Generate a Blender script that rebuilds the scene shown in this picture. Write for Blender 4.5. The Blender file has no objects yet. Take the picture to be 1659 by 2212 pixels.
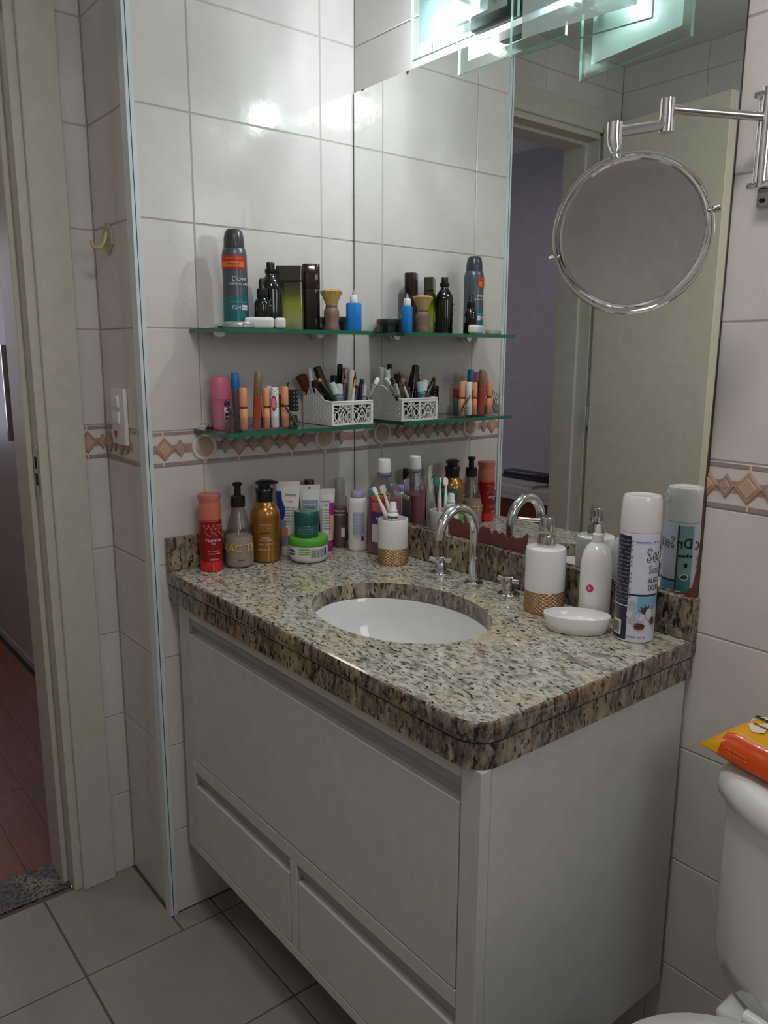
import bpy, bmesh, math, random
from mathutils import Vector, Matrix
random.seed(7)
PI = math.pi
S = bpy.context.scene
COL = S.collection

# ---------------------------------------------------------------- camera
CX, CY, CZ = 1.4913, -1.1183, 1.2258
YAW, PITCH, ROLL, FPX = 0.8907, -0.1987, 0.0044, 1704.12
cd = bpy.data.cameras.new('camera'); cam = bpy.data.objects.new('camera', cd); COL.objects.link(cam)
d = Vector((-math.sin(YAW)*math.cos(PITCH), math.cos(YAW)*math.cos(PITCH), math.sin(PITCH)))
r = Vector((math.cos(YAW), math.sin(YAW), 0)); u = r.cross(d)
r2 = r*math.cos(ROLL)+u*math.sin(ROLL); u2 = -r*math.sin(ROLL)+u*math.cos(ROLL)
M = Matrix((r2, u2, -d)).transposed().to_4x4(); M.translation = (CX, CY, CZ)
cam.matrix_world = M
cd.sensor_fit = 'VERTICAL'; cd.sensor_height = 36.0; cd.lens = FPX*36.0/2212.0
cd.clip_start = 0.02; cd.clip_end = 60
S.camera = cam

# ---------------------------------------------------------------- world, lights, exposure
W = bpy.data.worlds.new('world'); S.world = W; W.use_nodes = True
W.node_tree.nodes['Background'].inputs[0].default_value = (0.62, 0.72, 0.9, 1)
W.node_tree.nodes['Background'].inputs[1].default_value = 0.6
def area(name, loc, target, sx, sy, power, color):
    l = bpy.data.lights.new(name, 'AREA'); l.shape = 'RECTANGLE'; l.size = sx; l.size_y = sy; l.energy = power; l.color = color
    o = bpy.data.objects.new(name, l); COL.objects.link(o); o.location = loc
    o.rotation_euler = (Vector(target)-Vector(loc)).to_track_quat('-Z', 'Y').to_euler()
    return o
BULB_STRENGTH = 620.0
area('added_window_fill', (2.22, -0.64, 1.72), (0.0, -0.64, 0.9), 0.55, 0.55, 3.4, (0.92, 0.96, 1.0))  # cool fill from the window added in the unseen right wall
area('added_ceiling_fill', (1.05, -0.72, 2.10), (1.05, -0.72, 0), 0.24, 0.24, 4.8, (1.0, 0.95, 0.88))  # soft overhead fill, added out of view to brighten the room
area('bedroom_window_daylight', (-2.95, -0.95, 1.30), (-1.2, -2.45, 0.9), 1.0, 1.0, 8.5, (0.76, 0.78, 1.0))
area('bedroom_overhead_fill', (-1.1, -1.4, 2.25), (-1.1, -1.4, 0), 0.3, 0.3, 3.6, (1.0, 0.86, 0.78))  # unseen warm overhead fill for the bedroom, no fitting modelled
S.view_settings.view_transform = 'Standard'; S.view_settings.look = 'None'
S.view_settings.gamma = 1.0; S.view_settings.use_curve_mapping = False
S.view_settings.exposure = 0.12

# ---------------------------------------------------------------- materials
MATS = {}
def srgb(c):
    return tuple(((v/255)/12.92 if v/255 <= 0.04045 else (((v/255)+0.055)/1.055)**2.4) for v in c)
def mat(name, c, rough=0.4, metal=0.0, coat=0.0, trans=0.0, ior=1.45, var=0.04, vs=30.0, bump=0.0, bs=200.0, emit=None, es=0.0, stretch=None):
    """procedural principled material; c is linear rgb; var = gentle value variation"""
    if name in MATS: return MATS[name]
    m = bpy.data.materials.new(name); m.use_nodes = True; nt = m.node_tree; b = nt.nodes['Principled BSDF']
    b.inputs['Base Color'].default_value = (*c, 1); b.inputs['Roughness'].default_value = rough
    b.inputs['Metallic'].default_value = metal; b.inputs['IOR'].default_value = ior
    b.inputs['Coat Weight'].default_value = coat; b.inputs['Coat Roughness'].default_value = 0.05
    b.inputs['Transmission Weight'].default_value = trans
    if emit: b.inputs['Emission Color'].default_value = (*emit, 1); b.inputs['Emission Strength'].default_value = es
    tc = nt.nodes.new('ShaderNodeTexCoord'); mp = nt.nodes.new('ShaderNodeMapping')
    nt.links.new(tc.outputs['Object'], mp.inputs[0])
    if stretch: mp.inputs['Scale'].default_value = stretch
    if var > 0:
        n = nt.nodes.new('ShaderNodeTexNoise'); n.inputs['Scale'].default_value = vs; n.inputs['Detail'].default_value = 3
        nt.links.new(mp.outputs[0], n.inputs['Vector'])
        cr = nt.nodes.new('ShaderNodeValToRGB')
        cr.color_ramp.elements[0].color = (*[v*(1-var) for v in c], 1); cr.color_ramp.elements[1].color = (*[min(1, v*(1+var)) for v in c], 1)
        cr.color_ramp.elements[0].position = 0.3; cr.color_ramp.elements[1].position = 0.7
        nt.links.new(n.outputs['Fac'], cr.inputs[0]); nt.links.new(cr.outputs[0], b.inputs['Base Color'])
    if bump > 0:
        n2 = nt.nodes.new('ShaderNodeTexNoise'); n2.inputs['Scale'].default_value = bs
        nt.links.new(mp.outputs[0], n2.inputs['Vector'])
        bp = nt.nodes.new('ShaderNodeBump'); bp.inputs['Strength'].default_value = bump; bp.inputs['Distance'].default_value = 0.002
        nt.links.new(n2.outputs['Fac'], bp.inputs['Height']); nt.links.new(bp.outputs[0], b.inputs['Normal'])
    MATS[name] = m; return m
def clear(name, tint, gloss_rough=0.03, opacity=0.0, body=(0.5, 0.5, 0.5)):
    """clear plate or shell: tinted see-through with fresnel gloss and an optional share of body colour"""
    if name in MATS: return MATS[name]
    m = bpy.data.materials.new(name); m.use_nodes = True; nt = m.node_tree
    for n in list(nt.nodes): nt.nodes.remove(n)
    o = nt.nodes.new('ShaderNodeOutputMaterial'); t = nt.nodes.new('ShaderNodeBsdfTransparent'); g = nt.nodes.new('ShaderNodeBsdfGlossy')
    df = nt.nodes.new('ShaderNodeBsdfPrincipled'); df.inputs['Base Color'].default_value = (*body, 1); df.inputs['Roughness'].default_value = 0.3
    t.inputs[0].default_value = (*tint, 1); g.inputs['Roughness'].default_value = gloss_rough
    lw = nt.nodes.new('ShaderNodeLayerWeight'); lw.inputs['Blend'].default_value = 0.5
    pw = nt.nodes.new('ShaderNodeMath'); pw.operation = 'POWER'; pw.inputs[1].default_value = 4.5; nt.links.new(lw.outputs['Facing'], pw.inputs[0])
    fr = nt.nodes.new('ShaderNodeMath'); fr.operation = 'MULTIPLY_ADD'; fr.inputs[1].default_value = 0.9; fr.inputs[2].default_value = 0.04; nt.links.new(pw.outputs[0], fr.inputs[0])
    nz = nt.nodes.new('ShaderNodeTexNoise'); nz.inputs['Scale'].default_value = 40
    bp = nt.nodes.new('ShaderNodeBump'); bp.inputs['Strength'].default_value = 0.02; bp.inputs['Distance'].default_value = 0.001
    nt.links.new(nz.outputs['Fac'], bp.inputs['Height']); nt.links.new(bp.outputs[0], g.inputs['Normal'])
    m1 = nt.nodes.new('ShaderNodeMixShader'); m1.inputs[0].default_value = opacity
    nt.links.new(t.outputs[0], m1.inputs[1]); nt.links.new(df.outputs[0], m1.inputs[2])
    m2 = nt.nodes.new('ShaderNodeMixShader'); nt.links.new(fr.outputs[0], m2.inputs[0])
    nt.links.new(m1.outputs[0], m2.inputs[1]); nt.links.new(g.outputs[0], m2.inputs[2]); nt.links.new(m2.outputs[0], o.inputs[0])
    MATS[name] = m; return m
def N(nt, kind, **kw):
    n = nt.nodes.new(kind)
    for k, v in kw.items():
        if k in n.inputs: n.inputs[k].default_value = v
        else: setattr(n, k, v)
    return n
def ramp(nt, src, stops):
    cr = nt.nodes.new('ShaderNodeValToRGB'); e = cr.color_ramp.elements
    while len(e) < len(stops): e.new(0.5)
    for el, (p, c) in zip(e, stops): el.position = p; el.color = (*c, 1)
    nt.links.new(src, cr.inputs[0]); return cr.outputs[0]
def mixc(nt, fac, a, b, mode='MIX'):
    n = nt.nodes.new('ShaderNodeMix'); n.data_type = 'RGBA'; n.blend_type = mode
    if isinstance(fac, (int, float)): n.inputs[0].default_value = fac
    else: nt.links.new(fac, n.inputs[0])
    for s, i in ((a, 6), (b, 7)):
        if isinstance(s, tuple): n.inputs[i].default_value = (*s, 1)
        else: nt.links.new(s, n.inputs[i])
    return n.outputs[2]
def granite(name, stops, speck, sc=1.0, stretch=(1, 1.9, 1), rough=0.14):
    m = bpy.data.materials.new(name); m.use_nodes = True; nt = m.node_tree; b = nt.nodes['Principled BSDF']
    tc = nt.nodes.new('ShaderNodeTexCoord'); mp = nt.nodes.new('ShaderNodeMapping'); nt.links.new(tc.outputs['Object'], mp.inputs[0])
    mp.inputs['Scale'].default_value = stretch; mp.inputs['Rotation'].default_value = (0, 0, 0.5)
    n1 = N(nt, 'ShaderNodeTexNoise', Scale=70*sc, Detail=6.0, Roughness=0.7); n2 = N(nt, 'ShaderNodeTexNoise', Scale=9*sc, Detail=3.0)
    n3 = N(nt, 'ShaderNodeTexNoise', Scale=120*sc, Detail=3.0, Roughness=0.6); n4 = N(nt, 'ShaderNodeTexNoise', Scale=32*sc, Detail=4.0, Roughness=0.6)
    for n in (n1, n2, n3, n4): nt.links.new(mp.outputs[0], n.inputs['Vector'])
    base = ramp(nt, n1.outputs['Fac'], stops)
    warm = mixc(nt, ramp(nt, n2.outputs['Fac'], [(0.50, (0, 0, 0)), (0.68, (0.5, 0.5, 0.5))]), base, srgb((196, 178, 142)))
    grey = mixc(nt, ramp(nt, n4.outputs['Fac'], [(0.56, (0, 0, 0)), (0.68, (0.75, 0.75, 0.75))]), warm, srgb((104, 100, 96)))
    fin = mixc(nt, ramp(nt, n3.outputs['Fac'], [(speck, (0, 0, 0)), (speck+0.035, (1, 1, 1))]), grey, srgb((42, 34, 33)))
    nt.links.new(fin, b.inputs['Base Color']); b.inputs['Roughness'].default_value = rough; b.inputs['Coat Weight'].default_value = 0.3
    MATS[name] = m; return m
def tile_mat(name, c1, c2, rough, bump=0.03, bd=0.0006):
    m = bpy.data.materials.new(name); m.use_nodes = True; nt = m.node_tree; b = nt.nodes['Principled BSDF']
    ge = nt.nodes.new('ShaderNodeNewGeometry')
    n = N(nt, 'ShaderNodeTexNoise', Scale=6.0, Detail=4.0, Roughness=0.6); nt.links.new(ge.outputs['Position'], n.inputs['Vector'])
    oi = nt.nodes.new('ShaderNodeObjectInfo')
    base = ramp(nt, n.outputs['Fac'], [(0.3, c1), (0.7, c2)])
    rv = ramp(nt, oi.outputs['Random'], [(0, (0.965, 0.965, 0.965)), (1, (1, 1, 1))])
    nt.links.new(mixc(nt, 1.0, base, rv, 'MULTIPLY'), b.inputs['Base Color'])
    b.inputs['Roughness'].default_value = rough
    n2 = N(nt, 'ShaderNodeTexNoise', Scale=55.0, Detail=2.0); nt.links.new(ge.outputs['Position'], n2.inputs['Vector'])
    bp = nt.nodes.new('ShaderNodeBump'); bp.inputs['Strength'].default_value = bump; bp.inputs['Distance'].default_value = bd
    nt.links.new(n2.outputs['Fac'], bp.inputs['Height']); nt.links.new(bp.outputs[0], b.inputs['Normal'])
    MATS[name] = m; return m

TILE = tile_mat('glazed_wall_tile', srgb((208, 202, 199)), srgb((220, 214, 210)), 0.13, 0.25, 0.0012)
FLOORT = tile_mat('matte_floor_tile', srgb((147, 142, 135)), srgb((158, 154, 147)), 0.4)
GROUT = mat('grout', srgb((176, 168, 162)), 0.9, bump=0.1)
FGROUT = mat('floor_grout', srgb((108, 98, 90)), 0.9)
BORDER = mat('border_tile_ground', srgb((214, 208, 204)), 0.2)
MAUVE = mat('border_mauve', srgb((158, 140, 140)), 0.3, var=0.12, vs=90)
BROWN = mat('border_brown', srgb((176, 142, 122)), 0.3, var=0.12, vs=80)
PEACH = mat('border_peach', srgb((192, 162, 142)), 0.3, var=0.08, vs=80)
GRANITE = granite('speckled_granite', [(0.30, srgb((78, 72, 66))), (0.41, srgb((140, 134, 120))), (0.51, srgb((184, 180, 164))), (0.64, srgb((206, 204, 192)))], 0.585, 0.78)
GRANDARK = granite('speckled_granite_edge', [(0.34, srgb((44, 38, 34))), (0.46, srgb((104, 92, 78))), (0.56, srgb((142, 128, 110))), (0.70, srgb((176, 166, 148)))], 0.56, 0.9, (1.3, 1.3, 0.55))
SILL = granite('dark_sill_granite', [(0.3, srgb((44, 43, 42))), (0.5, srgb((88, 87, 82))), (0.7, srgb((116, 114, 108)))], 0.52, 1.1, (1, 1, 1), 0.3)
WHITEP = mat('white_trim_profile', srgb((206, 216, 222)), 0.35)
CASING = mat('cream_door_paint', srgb((201, 196, 183)), 0.35)
DOORP = mat('cream_door_leaf', srgb((222, 215, 195)), 0.5)
CEIL = mat('white_ceiling_paint', srgb((226, 226, 226)), 0.9)
LAV = mat('lavender_wall_paint', srgb((172, 165, 172)), 0.9)
WARD = mat('white_wardrobe_laminate', srgb((160, 150, 138)), 0.4)
CAB = mat('white_cabinet_laminate', srgb((198, 197, 193)), 0.38)
CABSIDE = CAB
ALU = mat('aluminium', srgb((168, 168, 168)), 0.4, 0.35)
DARK = mat('dark_cavity', srgb((30, 29, 28)), 0.8)
CHROME = mat('chrome', (0.72, 0.72, 0.74), 0.09, 1.0, var=0)
CHROMED = mat('satin_chrome', (0.55, 0.55, 0.55), 0.2, 1.0, var=0)
MIRROR = mat('mirror_silver', (0.875, 0.905, 0.88), 0.004, 1.0, var=0)
CERAM = mat('white_ceramic', srgb((226, 226, 226)), 0.08, coat=0.5, var=0.01)
WHITE = mat('white_plastic', srgb((226, 224, 220)), 0.3, var=0.02)
WHITEG = mat('glossy_white_plastic', srgb((228, 226, 226)), 0.15, coat=0.3, var=0.01)
BLACK = mat('black_plastic', srgb((22, 20, 20)), 0.3)
BLACKG = mat('glossy_black', srgb((14, 13, 13)), 0.1, coat=0.5)
GOLDH = mat('hammered_gold', srgb((178, 144, 110)), 0.42, 0.8, var=0.1, vs=120)
RUST = mat('desilvered_brown', srgb((106, 58, 52)), 0.6, var=0.12, vs=90)
def solid(key, rgb, rough=0.35, **kw): return mat(key, srgb(rgb), rough, **kw)

# ---------------------------------------------------------------- mesh helpers
def obj(name, bm, m, parent=None, smooth=True, sharp=38):
    bmesh.ops.recalc_face_normals(bm, faces=bm.faces)
    if smooth:
        for f in bm.faces: f.smooth = True
        for e in bm.edges:
            if len(e.link_faces) == 2 and e.calc_face_angle(0) > math.radians(sharp): e.smooth = False
    me = bpy.data.meshes.new(name); bm.to_mesh(me); bm.free()
    for x in (m if isinstance(m, (list, tuple)) else [m]): me.materials.append(x)
    o = bpy.data.objects.new(name, me); COL.objects.link(o)
    if parent: o.parent = parent
    return o
def tag(o, label, cat=None, group=None, kind=None):
    if label: o['label'] = label
    if cat: o['category'] = cat
    if group: o['group'] = group
    if kind: o['kind'] = kind
    return o
def thing(name, label, cat, loc=(0, 0, 0), rz=0.0, group=None):
    o = bpy.data.objects.new(name, None); o.empty_display_size = 0.02; COL.objects.link(o)
    o.location = loc; o.rotation_euler = (0, 0, rz)
    return tag(o, label, cat, group)
def structure(name, bm, m, label=None, parent=None, **kw):
    o = obj(name, bm, m, parent, **kw); o['kind'] = 'structure'
    if label: o['label'] = label
    return o
def facing(x, y): return math.atan2(CY-y, CX-x)+PI/2
def NB(): return bmesh.new()
def box(bm, x0, x1, y0, y1, z0, z1, bev=0.0, mi=0, seg=2):
    r = bmesh.ops.create_cube(bm, size=1.0); vs = r['verts']
    for v in vs:
        v.co.x = x0+(v.co.x+0.5)*(x1-x0); v.co.y = y0+(v.co.y+0.5)*(y1-y0); v.co.z = z0+(v.co.z+0.5)*(z1-z0)
    fs = set(f for v in vs for f in v.link_faces)
    for f in fs: f.material_index = mi
    if bev > 0:
        es = list(set(e for v in vs for e in v.link_edges))
        bmesh.ops.bevel(bm, geom=es, offset=bev, segments=seg, affect='EDGES', profile=0.6)
    return bm
def lathe(bm, prof, segs=32, sx=1.0, sy=1.0, mi=0, cx=0, cy=0, z0=0.0, p=2.0, cap=True):
    """prof: list of (radius, z). superellipse exponent p for squarish bottles"""
    rings = []
    for (rr, z) in prof:
        ring = []
        for i in range(segs):
            a = 2*PI*i/segs; c, s_ = math.cos(a), math.sin(a)
            if p != 2.0:
                k = (abs(c)**p+abs(s_)**p)**(-1/p); c *= k; s_ *= k
            ring.append(bm.verts.new((cx+rr*sx*c, cy+rr*sy*s_, z0+z)))
        rings.append(ring)
    for a, b in zip(rings[:-1], rings[1:]):
        for i in range(segs):
            f = bm.faces.new((a[i], a[(i+1) % segs], b[(i+1) % segs], b[i])); f.material_index = mi
    if cap:
        for ring in (rings[0], rings[-1]):
            f = bm.faces.new(ring); f.material_index = mi
    return bm
def tube(bm, pts, rad, segs=12, mi=0, cap=True):
    pts = [Vector(p) for p in pts]; rads = rad if isinstance(rad, (list, tuple)) else [rad]*len(pts)
    rings = []; up = None
    for i, p in enumerate(pts):
        t = (pts[min(i+1, len(pts)-1)]-pts[max(i-1, 0)]).normalized()
        if up is None: up = t.orthogonal().normalized()
        up = (up-t*up.dot(t)).normalized(); s_ = t.cross(up)
        rings.append([bm.verts.new(p+(up*math.cos(2*PI*k/segs)+s_*math.sin(2*PI*k/segs))*rads[i]) for k in range(segs)])
    for a, b in zip(rings[:-1], rings[1:]):
        for k in range(segs):
            f = bm.faces.new((a[k], a[(k+1) % segs], b[(k+1) % segs], b[k])); f.material_index = mi
    if cap:
        for ring in (rings[0], rings[-1]): f = bm.faces.new(ring); f.material_index = mi
    return bm
def prism(bm, poly, z0, z1, axis='z', mi=0, taper=1.0):
    """poly in 2d extruded along axis; taper scales the far end about the centroid"""
    cx = sum(p[0] for p in poly)/len(poly); cy = sum(p[1] for p in poly)/len(poly)
    def mk(p, h):
        return {'z': (p[0], p[1], h), 'y': (p[0], h, p[1]), 'x': (h, p[0], p[1])}[axis]
    a = [bm.verts.new(mk(p, z0)) for p in poly]
    b = [bm.verts.new(mk((cx+(p[0]-cx)*taper, cy+(p[1]-cy)*taper), z1)) for p in poly]
    n = len(poly); fs = [bm.faces.new(a), bm.faces.new(b)]
    for i in range(n): fs.append(bm.faces.new((a[i], a[(i+1) % n], b[(i+1) % n], b[i])))
    for f in fs: f.material_index = mi
    return bm
def sections(bm, secs, mi=0, cap=True):
    rings = [[bm.verts.new(p) for p in s_] for s_ in secs]; n = len(rings[0])
    for a, b in zip(rings[:-1], rings[1:]):
        for k in range(n):
            f = bm.faces.new((a[k], a[(k+1) % n], b[(k+1) % n], b[k])); f.material_index = mi
    if cap:
        for ring in (rings[0], rings[-1]): bm.faces.new(ring).material_index = mi
    return bm
def patch(parent, m, rr, a0, a1, z0, z1, name='label', eps=0.0004, sx=1, sy=1, n=14, rr2=None, p=2.0):
    """curved label on a round body, angles in degrees from the front (-y)"""
    bm = NB(); rows = []
    for z, q in ((z0, rr), (z1, rr2 or rr)):
        row = []
        for i in range(n+1):
            a = math.radians(a0+(a1-a0)*i/n); c, s_ = math.sin(a), -math.cos(a); k = 1
            if p != 2.0: k = (abs(c)**p+abs(s_)**p)**(-1/p)
            row.append(bm.verts.new(((q*sx+eps)*c*k, (q*sy+eps)*s_*k, z)))
        rows.append(row)
    for i in range(n): bm.faces.new((rows[0][i], rows[0][i+1], rows[1][i+1], rows[1][i]))
    return obj(name, bm, m, parent)
SMUDGE = {'deo colonia', 'desodorante', 'SHAMPOO', 'hidratante', 'corpo cabelos', '300ml 10 fl oz', 'creme para o', 'tratamento', 'derma', 'uso diario', 'clara', 'intensivo', 'modo de usar',
          'mascara capilar', 'natural', 'essencia', 'talco suave', 'LEVE MAIS PAGUE MENOS', 'ANTISSEPTICO', 'BUCAL', 'ZERO', 'menta', 'modo de usar agite', 'cuidado inflamavel', 'nao perfure a lata',
          'mantenha longe', 'perfumador de ar', 'contem 360 ml', 'GANHE MAIS', 'PROTECAO', 'clean comfort', 'antitranspirante', 'NOS', 'optic', 'rexo', '48h', 'wipes', 'toalhas', 'sem alcool',
          'baby', 'odor', '8', '300ml', 'JK', '75ml'}
def text(parent, s_, size, m, z, rad=None, a0=0.0, y=0.0, x=0.0, name='lettering', eps=0.0009, mirror=False, squash=1.0, plane='front', bold=0.0, vertical=False):
    cu = bpy.data.curves.new('t', 'FONT'); cu.body = s_; cu.size = size; cu.align_x = 'CENTER'; cu.align_y = 'CENTER'; cu.extrude = 0.00012; cu.resolution_u = 2
    cu.offset = bold
    to = bpy.data.objects.new('t', cu); COL.objects.link(to); bpy.context.view_layer.update()
    me = bpy.data.meshes.new_from_object(to); bpy.data.objects.remove(to)
    if s_ in SMUDGE:                                   # print too small to read: one little block per character
        me = bpy.data.meshes.new('t'); b_ = NB(); st = size*0.56; n_ = len(s_)
        for i, ch in enumerate(s_):
            if ch == ' ': continue
            hh = size*(0.24+0.12*((ord(ch)*7) % 3)/2); x0_ = (i-n_/2)*st
            box(b_, x0_+st*0.12, x0_+st*0.86, -size*0.22, -size*0.22+hh*1.6, -0.0001, 0.0001)
        b_.to_mesh(me); b_.free(); name = 'small_print'
    for v in me.vertices:
        tx, ty, tz = v.co.x*squash, v.co.y, v.co.z
        if vertical: tx, ty = -ty, tx
        if rad:
            a = tx/rad+math.radians(a0); q = rad+eps+tz
            v.co = (q*math.sin(a), -q*math.cos(a), z+ty)
        elif plane == 'front': v.co = (x+tx, y-eps-tz, z+ty)
        elif plane == 'top': v.co = (x+tx, y+ty, z+eps+tz)
    me.name = name; me.materials.clear(); me.materials.append(m)
    o = bpy.data.objects.new(name, me); COL.objects.link(o); o.parent = parent
    return o
def join_bars(bm, rects, y0, y1):
    for (a, b, c, dd) in rects: box(bm, a, b, y0, y1, c, dd)

# ---------------------------------------------------------------- setting: walls, tiles, floor, ceiling
CE = 2.152; EDGE = -0.510; DW = -0.22; WB = -1.286; WR = 2.3; MT = 1.778
GAP = 0.0012; REC = 0.0012
cache = {}
def tile_mesh(key, w, h, t=0.008, bev=0.0012):
    k = (key, round(w, 4), round(h, 4))
    if k not in cache:
        bm = NB(); box(bm, -w/2, w/2, -t, 0, -h/2, h/2, bev, seg=1)
        for f in bm.faces: f.smooth = False
        me = bpy.data.meshes.new('tile'); bm.to_mesh(me); bm.free(); me.materials.append(TILE if key == 'w' else FLOORT); cache[k] = me
    return cache[k]
def put_tile(me, parent, u, z, origin, udir, nrm, name='tile'):
    """mesh lies in local xz, its face y=0 looks along +y; placed so that +y -> nrm"""
    o = bpy.data.objects.new(name, me); COL.objects.link(o); o.parent = parent
    n = Vector(nrm); up = Vector((0, 0, 1)); xx = n.cross(up)
    Mx = Matrix((xx, n, up)).transposed().to_4x4()
    Mx.translation = Vector(origin)+Vector(udir)*u+Vector((0, 0, z)); o.matrix_world = Mx
    return o
H0 = 0.2; BT0, BT1 = 1.0, 1.0716
ROWS = [(0, .2, 'w'), (.2, .4, 'w'), (.4, .6, 'w'), (.6, .8, 'w'), (.8, 1.0, 'w'), (BT0, BT1, 'b')]+[(BT1+.2*i, min(BT1+.2*(i+1), CE), 'w') for i in range(6)]
ROWS = [q for q in ROWS if q[1]-q[0] > 0.02]
def border_tile(parent, origin, udir, nrm, ua, ub, u0, circ=True):
    """patterned border piece with raised lozenges, between ua and ub; pattern starts at u0 and repeats each 0.3"""
    bm = NB(); w = ub-ua-2*GAP
    box(bm, -w/2, w/2, -0.008, 0, -(BT1-BT0)/2+GAP, (BT1-BT0)/2-GAP, 0.0008, seg=1)
    o = obj('border_tile', bm, BORDER, parent, smooth=False)
    n = Vector(nrm); up = Vector((0, 0, 1)); xx = n.cross(up); flip = 1 if xx.dot(Vector(udir)) > 0 else -1
    Mx = Matrix((xx, n, up)).transposed().to_4x4(); uc = (ua+ub)/2
    Mx.translation = Vector(origin)+Vector(udir)*uc+Vector((0, 0, (BT0+BT1)/2)); o.matrix_world = Mx
    ua += 0.001; ub -= 0.001
    def add(name, bm_, m_, uu):
        c = obj(name, bm_, m_, o, smooth=False); return c
    def clipx(v): return max(ua, min(ub, v))-uc
    k0 = math.floor((ua-u0)/0.3)-1
    for zc_, hh in ((0.0305, 0.0032), (-0.0305, 0.0036)):                     # mauve lines with white ticks
        bm_ = NB(); segs = []
        for k in range(k0, k0+6):
            base = u0+0.3*k; cuts = sorted([base+0.0875, base+0.153, base+0.219]); prev = base+0.004
            for c in cuts+[base+0.296]:
                segs.append((prev, c-0.002)); prev = c+0.002
        any_ = False
        for a, b in segs:
            a2, b2 = clipx(a), clipx(b)
            if b2-a2 > 0.004: box(bm_, min(a2*flip, b2*flip), max(a2*flip, b2*flip), 0.0, 0.0012, zc_-hh, zc_+hh, 0.0004, seg=1); any_ = True
        if any_: add('mauve_line', bm_, MAUVE, 0)
        else: bm_.free()
    for k in range(k0, k0+6):
        base = u0+0.3*k
        bm_ = NB(); a2, b2 = clipx(base+0.024), clipx(base+0.276)             # thin band behind the lozenges
        if b2-a2 > 0.004: box(bm_, min(a2*flip, b2*flip), max(a2*flip, b2*flip), 0.0, 0.0012, -0.0085, 0.0085); add('band', bm_, BROWN, 0)
        else: bm_.free()
        for j in range(7):
            uu = base+0.0525+0.0332*j
            big = j % 2 == 1; hw, hh = (0.0225, 0.0245) if big else (0.0135, 0.0185)
            if uu-hw*0.55 < ua or uu+hw*0.55 > ub: 
                continue
            l, rr_ = min(hw, uu-ua), min(hw, ub-uu)
            def loz(s1, y0, y1, mm):
                pts = []
                for (px, pz) in ((hw*s1, 0), (0, hh*s1), (-hw*s1, 0), (0, -hh*s1)): pts.append((px, pz))
                if l < hw: pts = [(max(px, -l), pz) for px, pz in pts]
                if rr_ < hw: pts = [(min(px, rr_), pz) for px, pz in pts]
                bm2 = NB(); prism(bm2, [((uu-uc+px)*flip, pz) for px, pz in pts], y0, y1, 'y', 0, 0.86); return bm2
            add('lozenge', loz(1.0, 0.001, 0.0034 if big else 0.004, BROWN), BROWN if big else MAUVE, uu)
            add('lozenge', loz(0.66, 0.003, 0.0048, PEACH), PEACH, uu)
            if not big: add('lozenge', loz(0.33, 0.0044, 0.0060, BROWN), BROWN, uu)
        for cu in (base,):                                                    # round medallion over each joint
            if not circ: continue
            if ua-0.004 <= cu < ub-0.02:
                bm2 = NB(); lathe(bm2, [(0.0275, 0), (0.0275, 0.004), (0.0262, 0.0052), (0.0215, 0.0052), (0.0205, 0.0042)], 28)
                for v in bm2.verts: v.co = Vector(((cu-uc)*flip+v.co.x, v.co.z, v.co.y))
                add('medallion_ring', bm2, BORDER, cu)
                bm2 = NB(); lathe(bm2, [(0.0185, 0.003), (0.0185, 0.0062), (0.0172, 0.007)], 28)
                for v in bm2.verts: v.co = Vector(((cu-uc)*flip+v.co.x, v.co.z, v.co.y))
                add('medallion_disc', bm2, PEACH, cu)
    return o
def tile_wall(parent, origin, udir, nrm, joints, skip=None, bu0=0.0, circ=True):
    for ua, ub in zip(joints[:-1], joints[1:]):
        for z0, z1, k in ROWS:
            if skip and skip(ua, ub, z0, z1): continue
            if k == 'b': border_tile(parent, origin, udir, nrm, ua, ub, bu0, circ)
            else: put_tile(tile_mesh('w', ub-ua-2*GAP, z1-z0-2*GAP), parent, (ua+ub)/2, (z0+z1)/2, origin, udir, nrm)
# left wall (x=0 face looks +x), runs from the corner to the free edge; u counts along -y
bm = NB(); box(bm, DW, -REC, EDGE+REC, 0.1, 0, CE+0.05)
wl = structure('wall_left', bm, GROUT, 'tiled pier wall with the glass shelves', smooth=False)
tile_wall(wl, (0, 0, 0), (0, -1, 0), (1, 0, 0), [0.0, 0.0903, 0.391, 0.5085], bu0=-0.2104)
# return of the pier facing the camera (y=EDGE)
tile_wall(wl, (0, EDGE, 0), (-1, 0, 0), (0, -1, 0), [0.003, -DW-0.001], bu0=0.05, circ=False)
bm = NB(); box(bm, -0.024, 0.0035, EDGE-0.006, EDGE+0.0015, 0.0, CE); box(bm, -0.002, 0.0035, EDGE, EDGE+0.010, 0, CE)
structure('trim_1', bm, WHITEP, 'white corner profile on the edge of the tiled pier', smooth=False)
# mirror wall (y=0 face looks -y)
bm = NB(); box(bm, -REC, WR+0.1, REC, 0.12, 0, CE+0.05)
wf = structure('wall_front', bm, GROUT, 'tiled wall behind the mirror and the toilet', smooth=False)
tile_wall(wf, (0, 0, 0), (1, 0, 0), (0, -1, 0), [0.0, 0.25, 0.55, 0.85, 1.15, 1.45, 1.75],
          skip=lambda a, b, z0, z1: (b <= 0.86 and z0 >= 0.85 and z1 <= 1.70), bu0=-0.105, circ=False)
# wall behind the viewer
bm = NB(); box(bm, DW-0.1, WR+0.1, WB-0.12, WB-REC, 0, CE+0.05)
wb = structure('wall_back', bm, GROUT, 'tiled wall behind the open door leaf, seen in the mirror', smooth=False)
tile_wall(wb, (DW, WB, 0), (1, 0, 0), (0, 1, 0), [0.0, 0.3, 0.6, 0.9, 1.2, 1.5], bu0=0.1, circ=False)
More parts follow.
